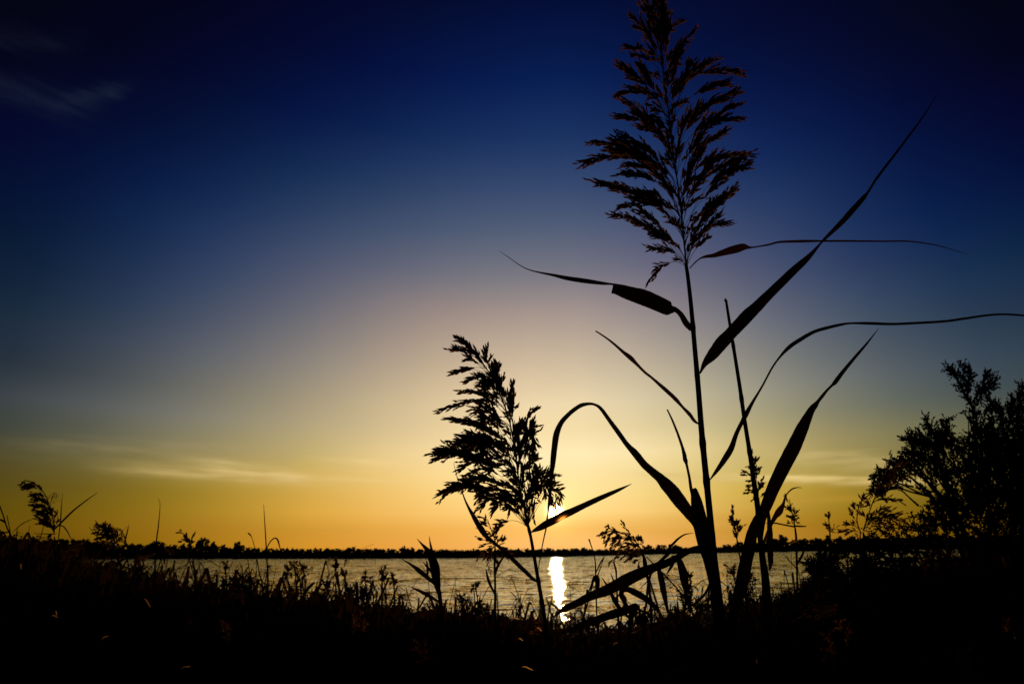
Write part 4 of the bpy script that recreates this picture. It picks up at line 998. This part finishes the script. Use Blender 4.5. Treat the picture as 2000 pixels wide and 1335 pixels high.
for lf in ([(1234, 1205, 3), (1243, 1183, 5), (1225, 1190, 8), (1190, 1201, 8.5), (1150, 1215, 7), (1110, 1230, 3.5), (1085, 1240, .6)], [(1233, 1200, 3), (1214, 1160, 5), (1224, 1150, 6), (1243, 1158, 6.5), (1264, 1170, 6), (1282, 1188, 4), (1297, 1208, .8)], [(1233, 1210, 2), (1205, 1180, 4), (1190, 1150, 3), (1176, 1128, .6)]):
    leaf(t, Y, lf, rng.uniform(-30, 30), fold=.3)

# ------------------------------------------------------------------ far shore trees
def tree_mesh(seed, wide):
    r = random.Random(seed)
    g = G(); cr = G()
    g.tube(np.array([(0, 0, -.06), (0.01, 0, .2), (.02, .01, .6)]), [.035, .028, .012], 6)
    for k in range(4):
        a = r.uniform(0, 6.28)
        g.tube(np.array([(0.01, 0, .25 + .07 * k), (.12 * math.cos(a) * wide, .12 * math.sin(a) * wide, .5 + .05 * k), (.25 * math.cos(a) * wide, .25 * math.sin(a) * wide, .68)]), [.014, .009, .004], 4)
    lobes = [(r.uniform(-.32, .32) * wide, r.uniform(-.3, .3) * wide, r.uniform(.35, .8), r.uniform(.14, .24)) for _ in range(9)] + [(0, 0, .55, .3 * min(1, wide)), (r.uniform(-.1, .1), 0, .85, .13)]
    for (x, y, z, s) in lobes:
        for i in range(75):
            d = np.array([r.gauss(0, 1), r.gauss(0, 1), r.gauss(0, 1)]); d /= np.linalg.norm(d)
            p = np.array([x, y, z]) + d * np.array([s * wide ** .5, s * wide ** .5, s * .8]) * r.random() ** .4
            a = np.array([r.gauss(0, 1), r.gauss(0, 1), r.gauss(0, 1)]); b = np.cross(a, d)
            a /= np.linalg.norm(a); b /= np.linalg.norm(b) + 1e-9
            w = r.uniform(.03, .07)
            cr.add([p - a * w, p - b * w, p + a * w * 1.3, p + b * w], [(0, 1, 2, 3)])
    return g, cr
tp = []
for k in range(6):
    t = thing('tree', (0, 0, 0), 'dark tree in the unbroken far tree line across the lake', 'tree', 'trees of the far shore')
    a, b = tree_mesh(70 + k, (1.0, 1.5, 2.2, 1.2, 1.8, .8)[k])
    a.build('trunk', M_BARK, t); 
    q = b.build('crown', M_TREE, t)
    tp.append((t, (1.0, 1.5, 2.2, 1.2, 1.8, .8)[k]))
tused = set()
def far_tree(px, top, wpx, label=None, back=9.0):
    a = shore_pt(px)
    h = np.array([a[0], a[1], 0]); h /= np.linalg.norm(h)
    p = a + h * back; p[2] = .3
    H = W([[px, top, 0]], p[1])[0][2] - p[2]
    if H < .5: return
    wm = wpx * p[1] / FPX
    best = min(range(6), key=lambda k: abs(math.log(max(.2, tp[k][1] * .95 * H / wm))) + rng.random() * .5)
    t, wd = tp[best]
    o = t if best not in tused else copy_tree(t)
    tused.add(best)
    o.location = tuple(p)
    sx = wm / (wd * .95)
    o.scale = (sx, sx, H)
    o.rotation_euler = (0, 0, rng.uniform(0, 6.28))
    if label: o['label'] = label
FAR = [(-60, 1048, 40), (-20, 1044, 40), (12, 1051, 34), (34, 1052, 24), (54, 1045, 20), (74, 1054, 16), (90, 1049, 26), (112, 1049, 28), (134, 1050, 26), (156, 1051, 26), (176, 1055, 24), (196, 1056, 26), (216, 1059, 24), (236, 1064, 22), (254, 1061, 16), (268, 1063, 14), (284, 1066, 16), (302, 1055, 26, 'round-topped tree standing out of the far left tree line'), (322, 1064, 18), (336, 1061, 12), (354, 1059, 14), (370, 1063, 18), (392, 1048, 22, 'tallest flat-topped tree of the far left shore'), (412, 1055, 20, 'lower tree joined to the flat-topped tree'), (434, 1061, 14), (448, 1068, 16), (462, 1055, 19, 'lone ball-crowned tree with sky on both sides, far left shore'), (482, 1069, 16), (500, 1070, 16),
       (518, 1070, 18), (540, 1071, 18), (560, 1071, 14), (580, 1072, 18), (600, 1071, 18), (618, 1072, 16), (637, 1069, 16), (654, 1069, 16), (672, 1072, 14), (688, 1066, 26, 'rounded clump of a tree in the middle of the far shore'), (710, 1071, 18), (730, 1069, 14), (746, 1072, 16), (764, 1071, 18), (789, 1064, 16, 'small peaked tree, highest on the middle shore'), (804, 1067, 18), (822, 1071, 18), (842, 1071, 18), (860, 1071, 18), (880, 1073, 18), (903, 1072, 14), (920, 1074, 16), (940, 1075, 16), (958, 1074, 14), (976, 1074, 16), (996, 1073, 16), (1014, 1069, 14, 'small dome tree left of the short reed stem'), (1032, 1069, 16), (1052, 1071, 16), (1070, 1068, 18), (1088, 1072, 16), (1106, 1072, 12), (1126, 1069, 20), (1142, 1067, 16, 'little tree right of the sun path on the far shore'), (1160, 1073, 16), (1180, 1073, 18), (1200, 1073, 18), (1220, 1073, 18), (1240, 1072, 18),
       (1268, 1062, 22, 'broad low tree right of the nodding fluffy plume'), (1288, 1062, 24), (1322, 1062, 30, 'rounded tree behind the knee-bent reed'), (1345, 1069, 18), (1366, 1069, 18), (1386, 1068, 18), (1404, 1067, 20), (1424, 1061, 22), (1444, 1056, 26), (1466, 1056, 26), (1490, 1056, 24), (1512, 1050, 26), (1530, 1042, 34, 'big domed tree of the far right shore'), (1556, 1052, 18), (1576, 1049, 30), (1600, 1050, 22), (1620, 1043, 28), (1646, 1045, 28), (1670, 1046, 28), (1696, 1045, 28), (1722, 1044, 28), (1750, 1043, 28), (1780, 1042, 30), (1812, 1040, 30), (1850, 1040, 34), (1890, 1040, 34), (1930, 1038, 34), (1970, 1037, 34)]
for q in FAR:
    far_tree(*q)
# scrub that closes the foot of the tree line
g = G()
r = np.random.default_rng(17)
for px in np.arange(-880, 2560, 1.6):
    a = shore_pt(px); h = np.array([a[0], a[1], 0]); h /= np.linalg.norm(h)
    base_y = a[1]
    tops = float(np.interp(px, [-880, 0, 200, 300, 460, 520, 900, 1200, 1400, 1600, 2500], [1056, 1052, 1058, 1066, 1070, 1072.5, 1075.5, 1074.5, 1069, 1053, 1043]))
    H = W([[px, tops, 0]], base_y)[0][2] + .3
    hp = max(1.0, (a[1] and H * FPX / base_y) / 14.0)
    for k in range(int(13 * hp)):
        p = a + h * r.uniform(1, 9) + np.array([r.uniform(-1, 1), 0, 0])
        s = base_y / FPX * r.uniform(2.2, 4.2)
        z = r.uniform(-.5, 1.0) * max(.4, H) * (1 if k else .9)
        if k > 5: z = r.uniform(-.6, .55) * H
        z = min(z, H) + r.uniform(-.2, .25)
        u = r.uniform(0, 6.28); t_ = r.uniform(-.8, .8)
        A = np.array([math.cos(u), math.sin(u), t_]) * s; B = np.array([-math.sin(u) * .5, math.cos(u) * .5, r.uniform(.5, 1)]) * s
        g.add([p * [1, 1, 0] + [0, 0, z] - A, p * [1, 1, 0] + [0, 0, z] - B, p * [1, 1, 0] + [0, 0, z] + A, p * [1, 1, 0] + [0, 0, z] + B], [(0, 1, 2, 3)])
tag(g.build('shrubbery', M_TREE), kind='stuff')
